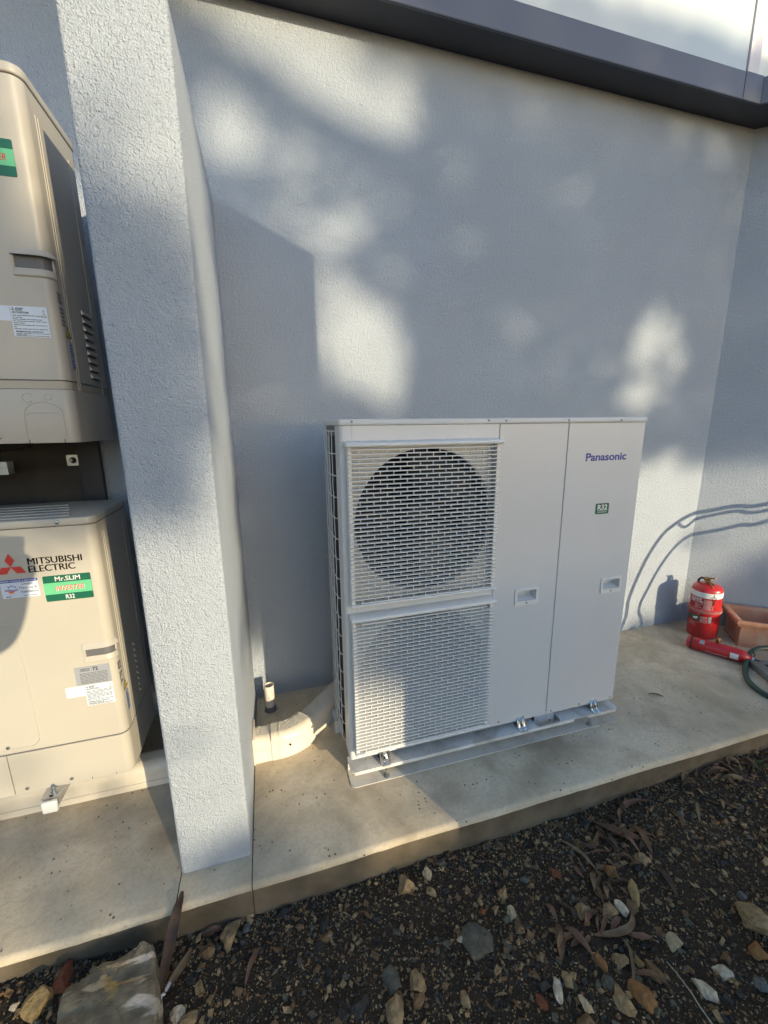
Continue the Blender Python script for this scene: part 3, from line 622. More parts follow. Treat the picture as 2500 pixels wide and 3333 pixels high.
b = MB(); T = FRONT(WY-.0145); o = rrect(-1.0275, -.9865, 1.147, 1.191, .003, 3); MB().prism(o, 0, .004, T).build('plate', M['galv'], wp)
MB().prism(circ(-1.005, 1.169, .013, 20)[:-1], .0042, .0046, T).build('hole', M['black'], wp)
MB().lathe([(.009, 0), (.009, .006), (.006, .008), (0, .008)], 6, T @ Matrix.Translation((-1.0095, 1.169, .0047))).build('bolt', M['screw'], wp)

bb = box('gap_shade_board', -1.9, -.9862, WY-.0135, WY-.001, .93, 1.40, mat('dark shade board', (.050, .045, .042), .85, col2=(.034, .031, .030), vscale=6))  # added dark sheet: the deep shade of the gap as colour
tag(bb, 'dark brown sheet added as shade in the gap between the ivory units', 'board')
us = box('gap_shade_strip', -.984, -.905, WY-.030, WY-.001, .90, 1.42, mat('dark shade strip', (.045, .042, .050), .6), bevel=.003)  # added dark strip, its colour stands in for shade on the wall
tag(us, 'dark shade strip added on the wall in the gap beside the washer plate', 'shade strip')
# ------------------------------------------------------------ pipe duct and stub
dt = thing('pipe_duct', 'cream plastic pipe duct running along the slab through the wing wall with an elbow', 'duct')
def dprof(h=.098, wd=.104):
    p = [(-wd/2, 0), (wd/2, 0), (wd/2, .026), (wd/2-.001, .028)]; r = .034
    p += [(wd/2-.001-r+r*math.cos(math.radians(a)), h-r+r*math.sin(math.radians(a))) for a in (0, 20, 40, 60, 80, 90)]
    p += [(-wd/2+.001+r+r*math.cos(math.radians(a)), h-r+r*math.sin(math.radians(a))) for a in (90, 100, 120, 140, 160, 180)]
    return p+[(-wd/2+.001, .028), (-wd/2, .026)]
def sweep(path, prof, z=G+.001):
    v = []; n = len(prof); f = []
    for i, q in enumerate(path):
        a = Vector(path[max(i-1, 0)]); c = Vector(path[min(i+1, len(path)-1)]); t = (c-a).normalized(); s = Vector((t.y, -t.x)); o = Vector(q)
        v += [(o.x+s.x*x, o.y+s.y*x, z+h) for x, h in prof]
    for i in range(len(path)-1): f += [(i*n+k, i*n+(k+1) % n, (i+1)*n+(k+1) % n, (i+1)*n+k) for k in range(n)]
    f += [tuple(range(n)), tuple(range((len(path)-1)*n, len(path)*n))[::-1]]
    return MB().add(v, f)
DY = .252
sweep([(-3, DY), (-.59, DY)], dprof()).build('straight_duct', M['duct'], dt, smooth=True, auto=30)
sweep([(-3, DY), (-.589, DY)], [(-.0528, .0262), (.0528, .0262), (.0528, .0275), (-.0528, .0275)]).build('seam_line', M['ivorydk'], dt)
box('wall_flange', -.3745, -.366, DY-.066, DY+.066, G+.001, G+.125, M['duct'], dt, bevel=.003)
sweep([(-.3655, DY), (-.3, DY)], dprof(.108, .114)).build('collar', M['duct'], dt, smooth=True, auto=30)
arc = [(-.3, DY), (-.27, DY)]; cc = Vector((-.265, DY+.16))
arc += [(cc.x+.16*math.sin(math.radians(a)), cc.y-.16*math.cos(math.radians(a))) for a in (0, 8, 16, 24, 32, 40, 46)]
sweep(arc, dprof(.112, .118)).build('elbow', M['duct'], dt, smooth=True, auto=30)
for i in (1, 6):
    q = arc[i]; q2 = arc[i+1]; dd = Vector((q2[0]-q[0], q2[1]-q[1])).normalized()*.004
    sweep([(q[0], q[1]), (q[0]+dd.x, q[1]+dd.y)], dprof(.1135, .1205)).build('elbow_rib', M['duct'], dt, smooth=True, auto=30)
for q_ in ((-.3, DY), (-.268, DY)):
    sweep([(q_[0], DY), (q_[0]+.0016, DY)], dprof(.1140, .1210)).build('joint_line', M['ivorydk'], dt)
e0 = Vector(arc[-1]); dd = Vector((math.cos(math.radians(46)), math.sin(math.radians(46))))
sweep([tuple(e0-dd*.02), tuple(e0+dd*.3)], dprof(.100, .106)).build('straight_duct', M['duct'], dt, smooth=True, auto=30)
screw(-.222, -.035, DY-.0575, dt, .005, M['black'])
b = MB(); rnd = random.Random(11)
for _ in range(230):
    t = rnd.random(); x = -.36+.26*t; k = rnd.uniform(-.03, .03); a = max(0, (x+.265)/.16); a = math.asin(min(.7, a)) if a > 0 else 0
    px, py = (x, DY+k) if a == 0 else (cc.x+(.16-k)*math.sin(a), cc.y-(.16-k)*math.cos(a))
    drop(b, px, py, G+(.109 if x < -.3 else .1128), rnd.uniform(.0010, .0030), (0, 0, 1))
d2 = b.build('water_droplets', M['waterduct'], dt, smooth=True); d2['kind'] = 'stuff'
st = thing('drain_stub', 'short upright cream pipe stub by the wall with dark grey socket at its foot', 'pipe')
b = MB(); T = Matrix.Translation((-.302, .528, G)); n = 20
b.lathe([(.0235, .022), (.0235, .140), (.0203, .140), (.0203, .03)], n, T).build('pipe', M['pvc'], st, smooth=True, auto=40)
MB().lathe([(.030, .001), (.0275, .006), (.0265, .024), (.0236, .026)], n, T).build('socket', M['pvcgrey'], st, smooth=True, auto=40)

# ------------------------------------------------------------ extinguishers, planter, hose
ex = thing('fire_extinguisher', 'red fire extinguisher standing in the corner with white band and brown valve', 'extinguisher', 'red fire extinguishers in the corner')
EX, EY, ER = 2.478, .455, .083
ET = Matrix.Translation((EX, EY, G+.001)) @ Matrix.Rotation(math.radians(-2), 4, 'Y')
MB().lathe([(.078, 0), (.083, .006), (.083, .175), (.0835, .178)], 36, ET).build('skirt', M['red'], ex, smooth=True, auto=40)
MB().lathe([(.0836, .176), (.0905, .180), (.0905, .196), (.0836, .200)], 36, ET).build('strap', M['redband'], ex, smooth=True, auto=40)
MB().lathe([(.083, .199), (.083, .318), (.080, .334), (.070, .346), (.045, .354), (.022, .357), (.02, .36), (0, .36)], 36, ET).build('cylinder', M['red'], ex, smooth=True, auto=40)
MB().lathe([(.0836, .283), (.0840, .2835), (.0840, .3185), (.0836, .319)], 36, ET).build('white_band', M['labelwhite'], ex, smooth=True)
# label seen from the camera side
va = math.atan2(CAMP.y-EY, CAMP.x-EX)
def wrapE(q, dz=0): 
    a = va+q.x/ER; r = ER+.0012+q.z; return ET @ Vector((r*math.cos(a), r*math.sin(a), q.y))
def wplate(name, x0, x1, z0, z1, m, lift=.0004):
    b = MB(); n = 12; v = []
    for i in range(n+1):
        a = va+(x0+(x1-x0)*i/n)/ER
        for r in (ER+lift-.0008, ER+lift+.0003):
            for z in (z0, z1): v.append(ET @ Vector((r*math.cos(a), r*math.sin(a), z)))
    f = []
    for i in range(n):
        k = i*4; q = k+4; f += [(k+2, q+2, q+3, k+3), (k, k+1, q+1, q), (k+1, k+3, q+3, q+1), (k, q, q+2, k+2)]
    return b.add(v, f).build(name, m, ex)
wplate('label_panel', -.10, .042, .206, .281, M['labelred'])
wr = lambda q: wrapE(q)
text('label_lettering', 'ERSAFE', -.088, -.018, .262, .277, None, M['labelwhite'], ex, bold=.02, shear=.2, wrap=wr)
text('label_lettering', 'DER TYPE', -.088, -.010, .247, .259, None, M['labelwhite'], ex, bold=.02, shear=.2, wrap=wr)
def wlines(name, rows, m, lift=.0012):
    b = MB()
    for x0, x1, z, h in rows:
        b.add([wrapE(Vector((x, zz, lift))) for x, zz in ((x0, z), ((x0+x1)/2, z), (x1, z), (x1, z+h), ((x0+x1)/2, z+h), (x0, z+h))], [(0, 1, 4, 5), (1, 2, 3, 4)])
    return b.build(name, m, ex)
wlines('label_print', fake_lines(-.002, .036, .212, .276, 13, .0017, .05)+[(-.006, -.0048, .208, .07), (.0395, .0406, .208, .070), (-.006, .04, .208, .0011), (-.09, -.008, .2085, .0011), (-.09, -.008, .2425, .0011), (-.05, -.0488, .21, .033)]+fake_lines(-.045, -.012, .213, .24, 5, .002), M['labelwhite'])
wplate('label_panel', -.10, .046, .108, .170, M['labelred'], .0004)
wplate('label_picture', -.062, -.022, .122, .158, M['green'], .0009); wplate('label_picture', -.092, -.066, .122, .158, M['green'], .0009)
wplate('label_picture', .026, .042, .118, .160, M['labelgrey'], .0009)
wlines('label_print', fake_lines(-.016, .021, .116, .160, 9, .002, .1)+[(-.10, .046, .1075, .0011), (-.10, .046, .169, .0011), (-.055, -.032, .132, .012), (-.04, -.028, .142, .008)], M['labelwhite'], .0016)
wplate('label_picture', -.094, -.038, .082, .108, M['redband'], .0009)
MB().lathe([(.018, .357), (.018, .372), (.013, .376), (.013, .392), (0, .394)], 14, ET).build('valve', M['brass'], ex, smooth=True, auto=40)
hv = ET @ Matrix.Translation((0, 0, .385)) @ Matrix.Rotation(va+1.0, 4, 'Z')
b = MB(); b.box(-.018, .052, -.009, .009, .006, .013, T=hv @ Matrix.Rotation(-.28, 4, 'Y')); b.box(.0, .046, -.008, .008, -.014, -.008, T=hv @ Matrix.Rotation(.35, 4, 'Y')); b.box(-.022, .006, -.012, .012, -.012, .012, T=hv); b.build('lever', M['brass'], ex, bevel=.002, smooth=True)
b = MB(); b.tube([hv @ Vector(q) for q in ((-.02, 0, 0), (-.045, 0, -.002), (-.06, 0, -.02), (-.062, 0, -.05))], .007, 8); b.build('nozzle', M['blackplastic'], ex, smooth=True)
b = MB(); a1 = va+.042/ER; b.tube([ET @ Vector(q) for q in ((.02*math.cos(a1), .02*math.sin(a1), .366), (.06*math.cos(a1), .06*math.sin(a1), .352), (.0845*math.cos(a1), .0845*math.sin(a1), .325), (.0860*math.cos(a1), .0860*math.sin(a1), .300))], .0012, 5); b.build('tag_string', M['straw'], ex)
b = MB(); ctr = ET @ Vector((.0875*math.cos(a1), .0875*math.sin(a1), .288)); tx = Vector((-math.sin(a1), math.cos(a1), 0))
b.tube([ctr+tx*.010*math.cos(k*math.pi/8)+Vector((0, 0, .012*math.sin(k*math.pi/8))) for k in range(17)], .0014, 5); b.tube([ctr+Vector((0, 0, -.012)), ctr+Vector((0, 0, -.045))], .0022, 6); b.build('pull_ring', M['blackplastic'], ex, smooth=True)

ly = thing('fire_extinguisher', 'slim red extinguisher lying on its side on the slab before the standing one', 'extinguisher', 'red fire extinguishers in the corner')
A0 = Vector((2.232, .366, G+.040)); A1 = Vector((2.392, .094, G+.040)); ax = (A1-A0).normalized()
LT = Matrix.Translation(A0) @ ax.to_track_quat('Z', 'X').to_matrix().to_4x4()
L_ = (A1-A0).length; q = .0385
MB().lathe([(.0, -.004), (.020, -.003), (.033, .004), (q, .016), (q, L_*.80), (.034, L_*.86), (.024, L_*.91), (.015, L_*.935), (.014, L_*.97), (0, L_*.97)], 28, LT).build('cylinder', M['red'], ly, smooth=True, auto=50)
MB().lathe([(q+.0005, .018), (q+.0025, .019), (q+.0025, .026), (q+.0005, .027)], 28, LT).build('band', M['blackplastic'], ly, smooth=True)
b = MB(); b.lathe([(.012, L_*.965), (.012, L_*1.0), (0, L_*1.0)], 12, LT); b.build('valve', M['chrome'], ly, smooth=True, auto=40)
b = MB(); b.tube([A0+ax*L_*.99, A0+ax*(L_*1.06)+Vector((0, 0, -.004)), A0+ax*(L_*1.12)+Vector((.01, -.01, -.018))], .008, 8); b.tube([A0+ax*L_*.98, A0+ax*L_*1.02+Vector((.012, .012, .02)), A0+ax*L_*1.0+Vector((.018, .024, .045))], .0045, 6); b.build('lever', M['blackplastic'], ly, smooth=True)
lva = None
# direction on the lying cylinder towards the camera, in LT's frame
cl = (LT.inverted() @ CAMP); lva = math.atan2(cl.y, cl.x)
sgn = 1
def lplate(name, z0, z1, a0, a1, m, lift=.0005):
    b = MB(); v = []; n = 6
    for i in range(n+1):
        a = lva+a0+(a1-a0)*i/n
        for r in (q+lift-.0006, q+lift+.0003):
            for z in (z0, z1): v.append(LT @ Vector((r*math.cos(a), r*math.sin(a), z)))
    f = []
    for i in range(n):
        k = i*4; w_ = k+4; f += [(k+2, w_+2, w_+3, k+3), (k, k+1, w_+1, w_), (k+1, k+3, w_+3, w_+1), (k, w_, w_+2, k+2)]
    b.add(v, f+[(0, 2, 3, 1), (n*4, n*4+1, n*4+3, n*4+2)]); return b.build(name, m, ly)
upv = (LT.inverted().to_3x3() @ Vector((0, 0, 1))); ua = math.atan2(upv.y, upv.x); sg = 1 if math.sin(ua-lva) > 0 else -1
lplate('sticker', L_*.20, L_*.275, sg*.1, sg*.75, M['labelgrey']); lplate('sticker', L_*.665, L_*.785, -sg*.85, sg*.05, M['labelwhite']); lplate('label_edge', L_*.30, L_*.64, -sg*.95, -sg*.9, M['labelwhite'])
b = MB(); cc_ = A0+ax*L_*.47+Vector((0, 0, q)); b.tube([cc_, cc_+Vector((0, 0, .006))], .009, 10); b.build('boss', M['brass'], ly)
box('clip', cc_.x-.011, cc_.x+.011, cc_.y-.009, cc_.y+.009, cc_.z+.004, cc_.z+.034, M['brass'], ly, bevel=.002)

# terracotta trough
pt = thing('planter', 'rectangular terracotta planter trough with moulded rim against the angled wall', 'planter')
PT = Matrix(((D2.x, -N2.x, 0, 2.492), (D2.y, -N2.y, 0, .268), (0, 0, 1, G+.001), (0, 0, 0, 1)))   # x along the angled wall, y towards it
PW, PD, PH = .62, .292, .180
def loop(x0, x1, y0, y1, z): return [PT @ Vector(v) for v in ((x0, y0, z), (x1, y0, z), (x1, y1, z), (x0, y1, z))]
def stack(rows, name, m, cap0=True, cap1=False):
    v = []; f = []
    for o, z in rows: v += loop(o, PW-o, o, PD-o, z)
    for i in range(len(rows)-1): f += [(i*4+k, i*4+(k+1) % 4, (i+1)*4+(k+1) % 4, (i+1)*4+k) for k in range(4)]
    if cap0: f.append((3, 2, 1, 0))
    if cap1: f.append(tuple(range(len(v)-4, len(v))))
    return MB().add(v, f).build(name, m, pt)
stack([(.030, 0), (.030, .016), (.034, .019), (.030, .022), (.034, .026), (.034, .132), (.032, .135)], 'body', M['terracotta'])
stack([(.018, .135), (.012, .139), (.008, .150), (.004, .156), (.0, .160), (.0, .174), (.004, PH), (.020, PH), (.024, PH-.004), (.030, PH-.006), (.040, PH-.012), (.050, .05)], 'rim', M['terracotta'], False, True)
stack([(.018, .1349), (.034, .1349)], 'rim_underside', M['terracotta'], False)
# low grey box right of the hose
gb = thing('drain_box', 'low grey plastic box with a dark slot lying inside the hose loop', 'box')
BX = Matrix(((-.466, .885, 0, 2.372), (-.885, -.466, 0, .112), (0, 0, 1, G+.001), (0, 0, 0, 1)))
b = MB(); b.box(.0, .50, .0, .30, 0, .038, T=BX); b.build('body', M['greyplastic'], gb, bevel=.004, smooth=True)
for k in range(3): MB().box(.05, .42, .05+.07*k, .072+.07*k, .0382, .0386, T=BX).build('slot', M['black'], gb)
b = MB(); b.box(.02, .07, .09, .11, .0385, .0405, T=BX); b.build('latch', M['galv'], gb)
# hose
def cr(pts, n=8):
    P_ = [Vector(p) for p in pts]; out = []
    for i in range(len(P_)-1):
        a, b_, c, d = P_[max(i-1, 0)], P_[i], P_[i+1], P_[min(i+2, len(P_)-1)]
        for k in range(n):
            t = k/n; out.append(.5*((2*b_)+(c-a)*t+(2*a-5*b_+4*c-d)*t*t+(3*b_-a-3*c+d)*t**3))
    return out+[P_[-1]]
hs = thing('garden_hose', 'green garden hose curled on the slab beside the planter', 'hose')
hz = G+.014
gp = [(2.58, .124, hz+.052), (2.50, .142, hz+.050), (2.425, .134, hz+.040), (2.340, .100, hz+.010), (2.262, .052, hz), (2.196, -.003, hz), (2.160, -.056, hz), (2.146, -.10, hz), (2.150, -.15, hz), (2.20, -.21, hz)]
sh_o = [(2.031, WY, .007), (2.038, WY, .131), (2.092, WY, .286), (2.157, WY, .423), (2.26, WY, .563), (2.366, WY, .632), (2.449, WY, .669), (2.576, .609, .706), (2.692, .518, .75), (2.82, .418, .776)]
sh_i = [(2.137, WY, .05), (2.194, WY, .192), (2.27, WY, .33), (2.36, WY, .442), (2.453, WY, .514), (2.614, .579, .572), (2.729, .49, .628), (2.833, .408, .665)]
sh_2 = [(2.44, WY, .64), (2.508, .662, .634), (2.579, .606, .671), (2.696, .516, .716), (2.825, .415, .735)]
up_o = [Vector(q)+SUN*(.98+.02*i) for i, q in enumerate(sh_o)]; up_i = [Vector(q)+SUN*(.95+.02*i) for i, q in enumerate(sh_i)]
hook = Vector((3.42, -.16, 1.06))
loop1 = gp+[(2.32, -.25, hz), (2.42, -.235, .09)]+up_o+[hook+Vector((-.02, .01, .02))]
loop2 = [hook+Vector((.02, 0, .02))]+up_i[::-1]+[up_i[0]+Vector((.03, .02, -.12)), (2.62, -.22, hz), (2.75, -.10, hz), (2.66, .02, hz+.02)]
MB().tube(cr(loop1), .0135, 10).build('hose_run', M['hose'], hs, smooth=True)
MB().tube(cr(loop2), .0120, 10).build('hose_run', M['hose'], hs, smooth=True)
up_2 = [Vector(q)+SUN*1.05 for q in sh_2[1:]]
MB().tube(cr([hook+Vector((.0, 0, 0))]+up_2[::-1]+[up_2[0]+Vector((-.07, .0, -.04)), up_o[5]+Vector((.02, 0, -.01))]), .0110, 8).build('hose_run', M['hose'], hs, smooth=True)
hk = Vector((hook.x+.12, 0)); 
b = MB(); wp_ = Vector((CX, WY))+D2*1.25; b.tube([(wp_.x, wp_.y, 1.05), (hook.x, hook.y, 1.03), (hook.x-.03, hook.y-.03, 1.09)], .012, 8); b.build('hose_hook', M['galv'], hs, smooth=True)

# ------------------------------------------------------------ stones, gravel, leaves
rs = random.Random(21)
def stone_obj(key, x, y, sx, sy, sz, rot, seed, lift=.35, sub=2, flat=True, name='stone'):
    bm = bmesh.new(); bmesh.ops.create_icosphere(bm, subdivisions=sub, radius=1)
    cuts = [Vector((rs.uniform(-1, 1), rs.uniform(-1, 1), rs.uniform(-.6, 1))).normalized() for _ in range(11)]; ds = [rs.uniform(.48, .85) for _ in cuts]
    for v in bm.verts:
        p = v.co.copy()
        for c, d in zip(cuts, ds):
            t = p.dot(c)
            if t > d: p -= c*(t-d)*.97
        p *= 1+.20*noise.noise(p*1.7+Vector((seed, 0, 0)))+.08*noise.noise(p*4.3+Vector((0, seed, 0)))+.04*noise.noise(p*11+Vector((0, 0, seed)))
        v.co = Vector((p.x*sx, p.y*sy, p.z*sz))
    me = bpy.data.meshes.new(name); bm.to_mesh(me); bm.free(); me.materials.append(STONE[key])
    me.polygons.foreach_set('use_smooth', [not flat]*len(me.polygons))
    if not flat: me.set_sharp_from_angle(angle=math.radians(28))
    o = bpy.data.objects.new(name, me); C.objects.link(o); o.location = (x, y, soil_z(x, y)+sz*lift); o.rotation_euler = (rs.uniform(-.2, .2), rs.uniform(-.2, .2), rot)
    return o
# (x, y, half-length, half-width, half-height, rotation, colour, label)
ST = [
 (.117, -.349, .030, .033, .024, .4, 'tan', 'knobbly heart shaped tan stone near the middle of the slab edge'),
 (.194, -.333, .015, .019, .013, .2, 'pale', 'small pale chip just right of the heart shaped stone'),
 (.185, -.385, .012, .021, .012, .3, 'tan', 'narrow tan stone right below the small pale chip'),
 (.408, -.465, .022, .020, .016, .9, 'tan', 'rounded grey tan stone right of the orange yellow pebble'),
 (.402, -.520, .017, .021, .014, .2, 'pale', 'pale angular stone below the rounded grey tan stone'),
 (.328, -.458, .010, .015, .010, 0, 'yellow', 'orange yellow pebble above the little red one'),
 (.319, -.489, .0095, .0085, .008, 0, 'red', 'little brick red pebble under the orange yellow pebble'),
 (.270, -.558, .045, .050, .016, .7, 'grey', 'largest flat dark grey stone lying in the middle of the gravel'),
 (.225, -.530, .018, .012, .010, .3, 'white', 'whitish lump touching the upper left of the flat grey stone'),
 (-.007, -.557, .026, .034, .012, -.3, 'grey', 'flat pointed grey stone left of the square pinkish stone'),
 (.059, -.586, .023, .027, .019, .1, 'tan', 'squarish pinkish tan stone above another smaller one'),
 (.056, -.620, .020, .018, .015, .2, 'brown', 'brown stone touching the bottom of the squarish pinkish stone'),
 (-.014, -.624, .030, .044, .024, -.35, 'tan', 'big angular grey tan stone below the flat pointed grey stone'),
 (-.101, -.588, .027, .018, .012, .5, 'dark', 'dark flat stone left of the big angular grey tan stone'),
 (-.142, -.592, .021, .020, .013, .1, 'dark', 'brownish black stone left of the dark flat stone'),
 (-.186, -.424, .022, .020, .013, .4, 'dark', 'black stone alone in fine gravel below the pillar side'),
 (-.165, -.375, .013, .028, .009, -.4, 'dark', 'slender black stone standing above the lone black one'),
 (-.283, -.308, .021, .012, .010, .2, 'dark', 'smooth black pebble against the slab edge'),
 (.172, -.649, .012, .022, .010, .1, 'tan', 'slim tan stone right of the brown stone pair'),
 (.804, -.506, .022, .025, .018, .3, 'orange', 'round orange tan stone beside the heap of leaves'),
 (.934, -.506, .027, .024, .017, -.5, 'tan', 'tan stone at the foot of the leaf heap'),
 (.819, -.409, .022, .019, .012, .4, 'brown', 'brown stone under the left end of the leaf heap'),
 (.822, -.575, .018, .040, .018, -.45, 'yellow', 'tall pointed yellowish stone below the leaf heap'),
 (.700, -.602, .028, .024, .018, .2, 'tan', 'pinkish tan stone left in the cluster under the pointed yellowish stone'),
 (.742, -.600, .017, .023, .015, .5, 'white', 'chalky white stone in the middle of the stone cluster'),
 (.784, -.606, .021, .020, .014, 0, 'brown', 'dull brown stone at the right of the chalky white stone'),
 (.621, -.578, .029, .021, .017, .2, 'tan', 'grey tan stone left of the stone cluster'),
 (.610, -.606, .011, .009, .008, 0, 'orange', 'small orange pebble just below the grey tan stone'),
 (.827, -.715, .032, .027, .018, .4, 'pale', 'speckled pale stone left of the large wedge shaped stone'),
 (1.11, -.751, .056, .050, .032, .2, 'tan', 'large wedge shaped tan stone at the right edge of the photo'),
 (1.034, -.803, .026, .023, .017, -.4, 'orange', 'orange brown stone under the large wedge shaped stone'),
 (.899, -.803, .028, .020, .015, -.6, 'white', 'whitish grey stone between the cream stone and the wedge'),
 (.808, -.822, .021, .036, .016, .35, 'white', 'long cream white stone pointing to the bottom right corner'),
 (.561, -.741, .019, .018, .014, 0, 'grey', 'grey round stone just above the two big bottom stones'),
 (.566, -.780, .027, .028, .020, .3, 'tan', 'big olive tan stone at the bottom left of the orange one'),
 (.632, -.786, .024, .037, .020, .25, 'orange', 'tall orange brown stone beside the bent stalk'),
 (.634, -.706, .027, .021, .016, .3, 'tan', 'wide tan stone touching the bent stalk on its left'),
 (.710, -.752, .020, .026, .015, .2, 'brown', 'mottled brown stone right of the bent stalk'),
 (.688, -.722, .013, .015, .010, .4, 'yellow', 'small golden pebble right of the bent stalk'),
 (.574, -.698, .013, .024, .011, .2, 'orange', 'slim golden brown stone left of the wide tan stone'),
 (.967, -.856, .023, .018, .012, .5, 'bluegrey', 'blue grey flat stone in the lower right corner'),
 (.365, -.716, .013, .018, .012, .2, 'red', 'bright orange red stone among the bottom gravel'),
 (.421, -.712, .016, .030, .014, -.2, 'white', 'jagged pinkish white chip right of the orange red stone'),
 (.473, -.758, .014, .024, .011, .45, 'pale', 'thin cream stone leaning over the big brown bottom stone'),
 (.452, -.784, .030, .026, .018, .3, 'brown', 'big brown stone at the bottom edge under the thin cream stone'),
 (.404, -.56, .018, .017, .012, 0, 'brown', 'reddish brown stone left of the grey tan stone'),
 (.501, -.442, .013, .012, .009, .3, 'bluegrey', 'bluish grey chip above the yellow pebble in fine gravel'),
 (.517, -.463, .011, .010, .008, .3, 'yellow', 'yellow pebble below the bluish grey chip'),
 (.621, -.536, .011, .018, .010, .1, 'bluegrey', 'upright bluish grey stone left of the long straw coloured leaf'),
 (.615, -.46, .017, .018, .011, .6, 'red', 'dull red stone in the dark gravel left of the long leaf'),
 (1.153, -.683, .018, .015, .011, .2, 'bluegrey', 'bluish stone just above the large wedge shaped stone'),
 (.458, -.705, .015, .021, .012, .3, 'tan', 'tan stone right of the jagged pinkish white chip'),
 (1.22, -.42, .021, .014, .010, .5, 'bluegrey', 'pale bluish flat stone near the leaf litter by the slab'),
 (1.30, -.41, .017, .013, .009, .2, 'dark', 'dark pebble at the edge of the leaf litter'),
 (-.903, -.366, .034, .038, .026, .5, 'yellow', 'yellowish tan stone left of the big banded rock'),
 (-.866, -.324, .026, .034, .022, .2, 'red', 'red brown stone between the slab and the banded rock'),
 (-.963, -.355, .012, .011, .008, .3, 'white', 'little white chip left of the yellowish tan stone'),
 (-.440, -.318, .026, .042, .024, -.5, 'tan', 'upright craggy tan stone below the wing wall by the slab'),
 (-.505, -.346, .020, .022, .014, .2, 'brown', 'brown stone left of the upright craggy tan stone'),
 (-.478, -.341, .013, .014, .010, .2, 'dark', 'black stone between the brown stone and the craggy tan one'),
 (-.405, -.350, .017, .015, .011, .2, 'dark', 'black pebble right below the craggy tan stone'),
 (-.395, -.318, .012, .017, .009, .2, 'bluegrey', 'slate blue pebble right of the craggy tan stone'),
 (-.565, -.470, .022, .018, .014, .2, 'white', 'whitish stone at the lower right corner of the banded rock'),
 (-.532, -.485, .024, .018, .014, .2, 'tan', 'tan pebble beside the whitish stone below the banded rock'),
]
for i, (x, y, sx, sy, sz, r, key, lab) in enumerate(ST):
    tag(stone_obj(key, x, y, sx*1.1, sy*1.1, sz*1.15, r, i*3.7, lift=.22, sub=3, flat=False), lab, 'stone', 'stones lying on the dark soil')
# big banded rock
poly = [(-.838, -.405), (-.822, -.382), (-.755, -.352), (-.742, -.362), (-.714, -.356), (-.665, -.338), (-.636, -.352), (-.612, -.415), (-.592, -.505), (-.60, -.60), (-.80, -.60), (-.822, -.47)]
def rockmesh():
    bm = bmesh.new(); n = len(poly); cen = Vector((sum(p[0] for p in poly)/n, sum(p[1] for p in poly)/n))
    zt = lambda x, y: -.112-.05*(-.35-y)+.016*noise.noise(Vector((x*16, y*26, 2)))+.007*noise.noise(Vector((x*60, y*60, 7)))
    P_ = []
    for k in range(n):
        a, b = Vector(poly[k]), Vector(poly[(k+1) % n])
        for t in range(5): q = a.lerp(b, t/5); P_.append(q+Vector((.004*noise.noise(Vector((q.x*40, q.y*40, 0))), .004*noise.noise(Vector((q.x*40, q.y*40, 5))))))
    rings = []
    for sc, dz in ((1.05, -.10), (1.03, -.06), (1.02, -.02), (1.0, -.005), (.96, .0), (.8, .001), (.6, .0), (.4, 0), (.2, 0)):
        rings.append([bm.verts.new((cen.x+(q.x-cen.x)*sc, cen.y+(q.y-cen.y)*sc, zt(cen.x+(q.x-cen.x)*sc, cen.y+(q.y-cen.y)*sc)+dz)) for q in P_])
    c = bm.verts.new((cen.x, cen.y, zt(*cen))); m = len(P_)
    for i in range(len(rings)-1):
        for k in range(m): bm.faces.new((rings[i][k], rings[i][(k+1) % m], rings[i+1][(k+1) % m], rings[i+1][k]))
    for k in range(m): bm.faces.new((rings[-1][k], rings[-1][(k+1) % m], c))
    bmesh.ops.recalc_face_normals(bm, faces=bm.faces)
    me = bpy.data.meshes.new('rock'); bm.to_mesh(me); bm.free(); me.materials.append(M['slabrock']); me.polygons.foreach_set('use_smooth', [True]*len(me.polygons)); me.set_sharp_from_angle(angle=math.radians(38))
    o = bpy.data.objects.new('rock', me); C.objects.link(o); return o
tag(rockmesh(), 'large flat grey rock with cream and ochre bands in the bottom left corner', 'rock')
# fine gravel: one mass
keys = ['dark', 'dark', 'dark', 'grey', 'grey', 'dark', 'brown', 'brown', 'tan', 'tan', 'tan', 'brown', 'dark', 'brown', 'yellow', 'pale', 'orange']
uk = sorted(set(keys)); gm = [STONE[k] for k in uk]
GV = []; GF = []; GM = []
cube = [Vector((x, y, z)) for z in (-1, 1) for x, y in ((-1, -1), (1, -1), (1, 1), (-1, 1))]
cf = [(3, 2, 1, 0), (4, 5, 6, 7), (0, 1, 5, 4), (1, 2, 6, 5), (2, 3, 7, 6), (3, 0, 4, 7)]
oct_ = [Vector(v) for v in ((1, 0, 0), (0, 1, 0), (-1, 0, 0), (0, -1, 0), (0, 0, 1), (0, 0, -1))]
of = [(0, 1, 4), (1, 2, 4), (2, 3, 4), (3, 0, 4), (1, 0, 5), (2, 1, 5), (3, 2, 5), (0, 3, 5)]
rg = random.Random(5)
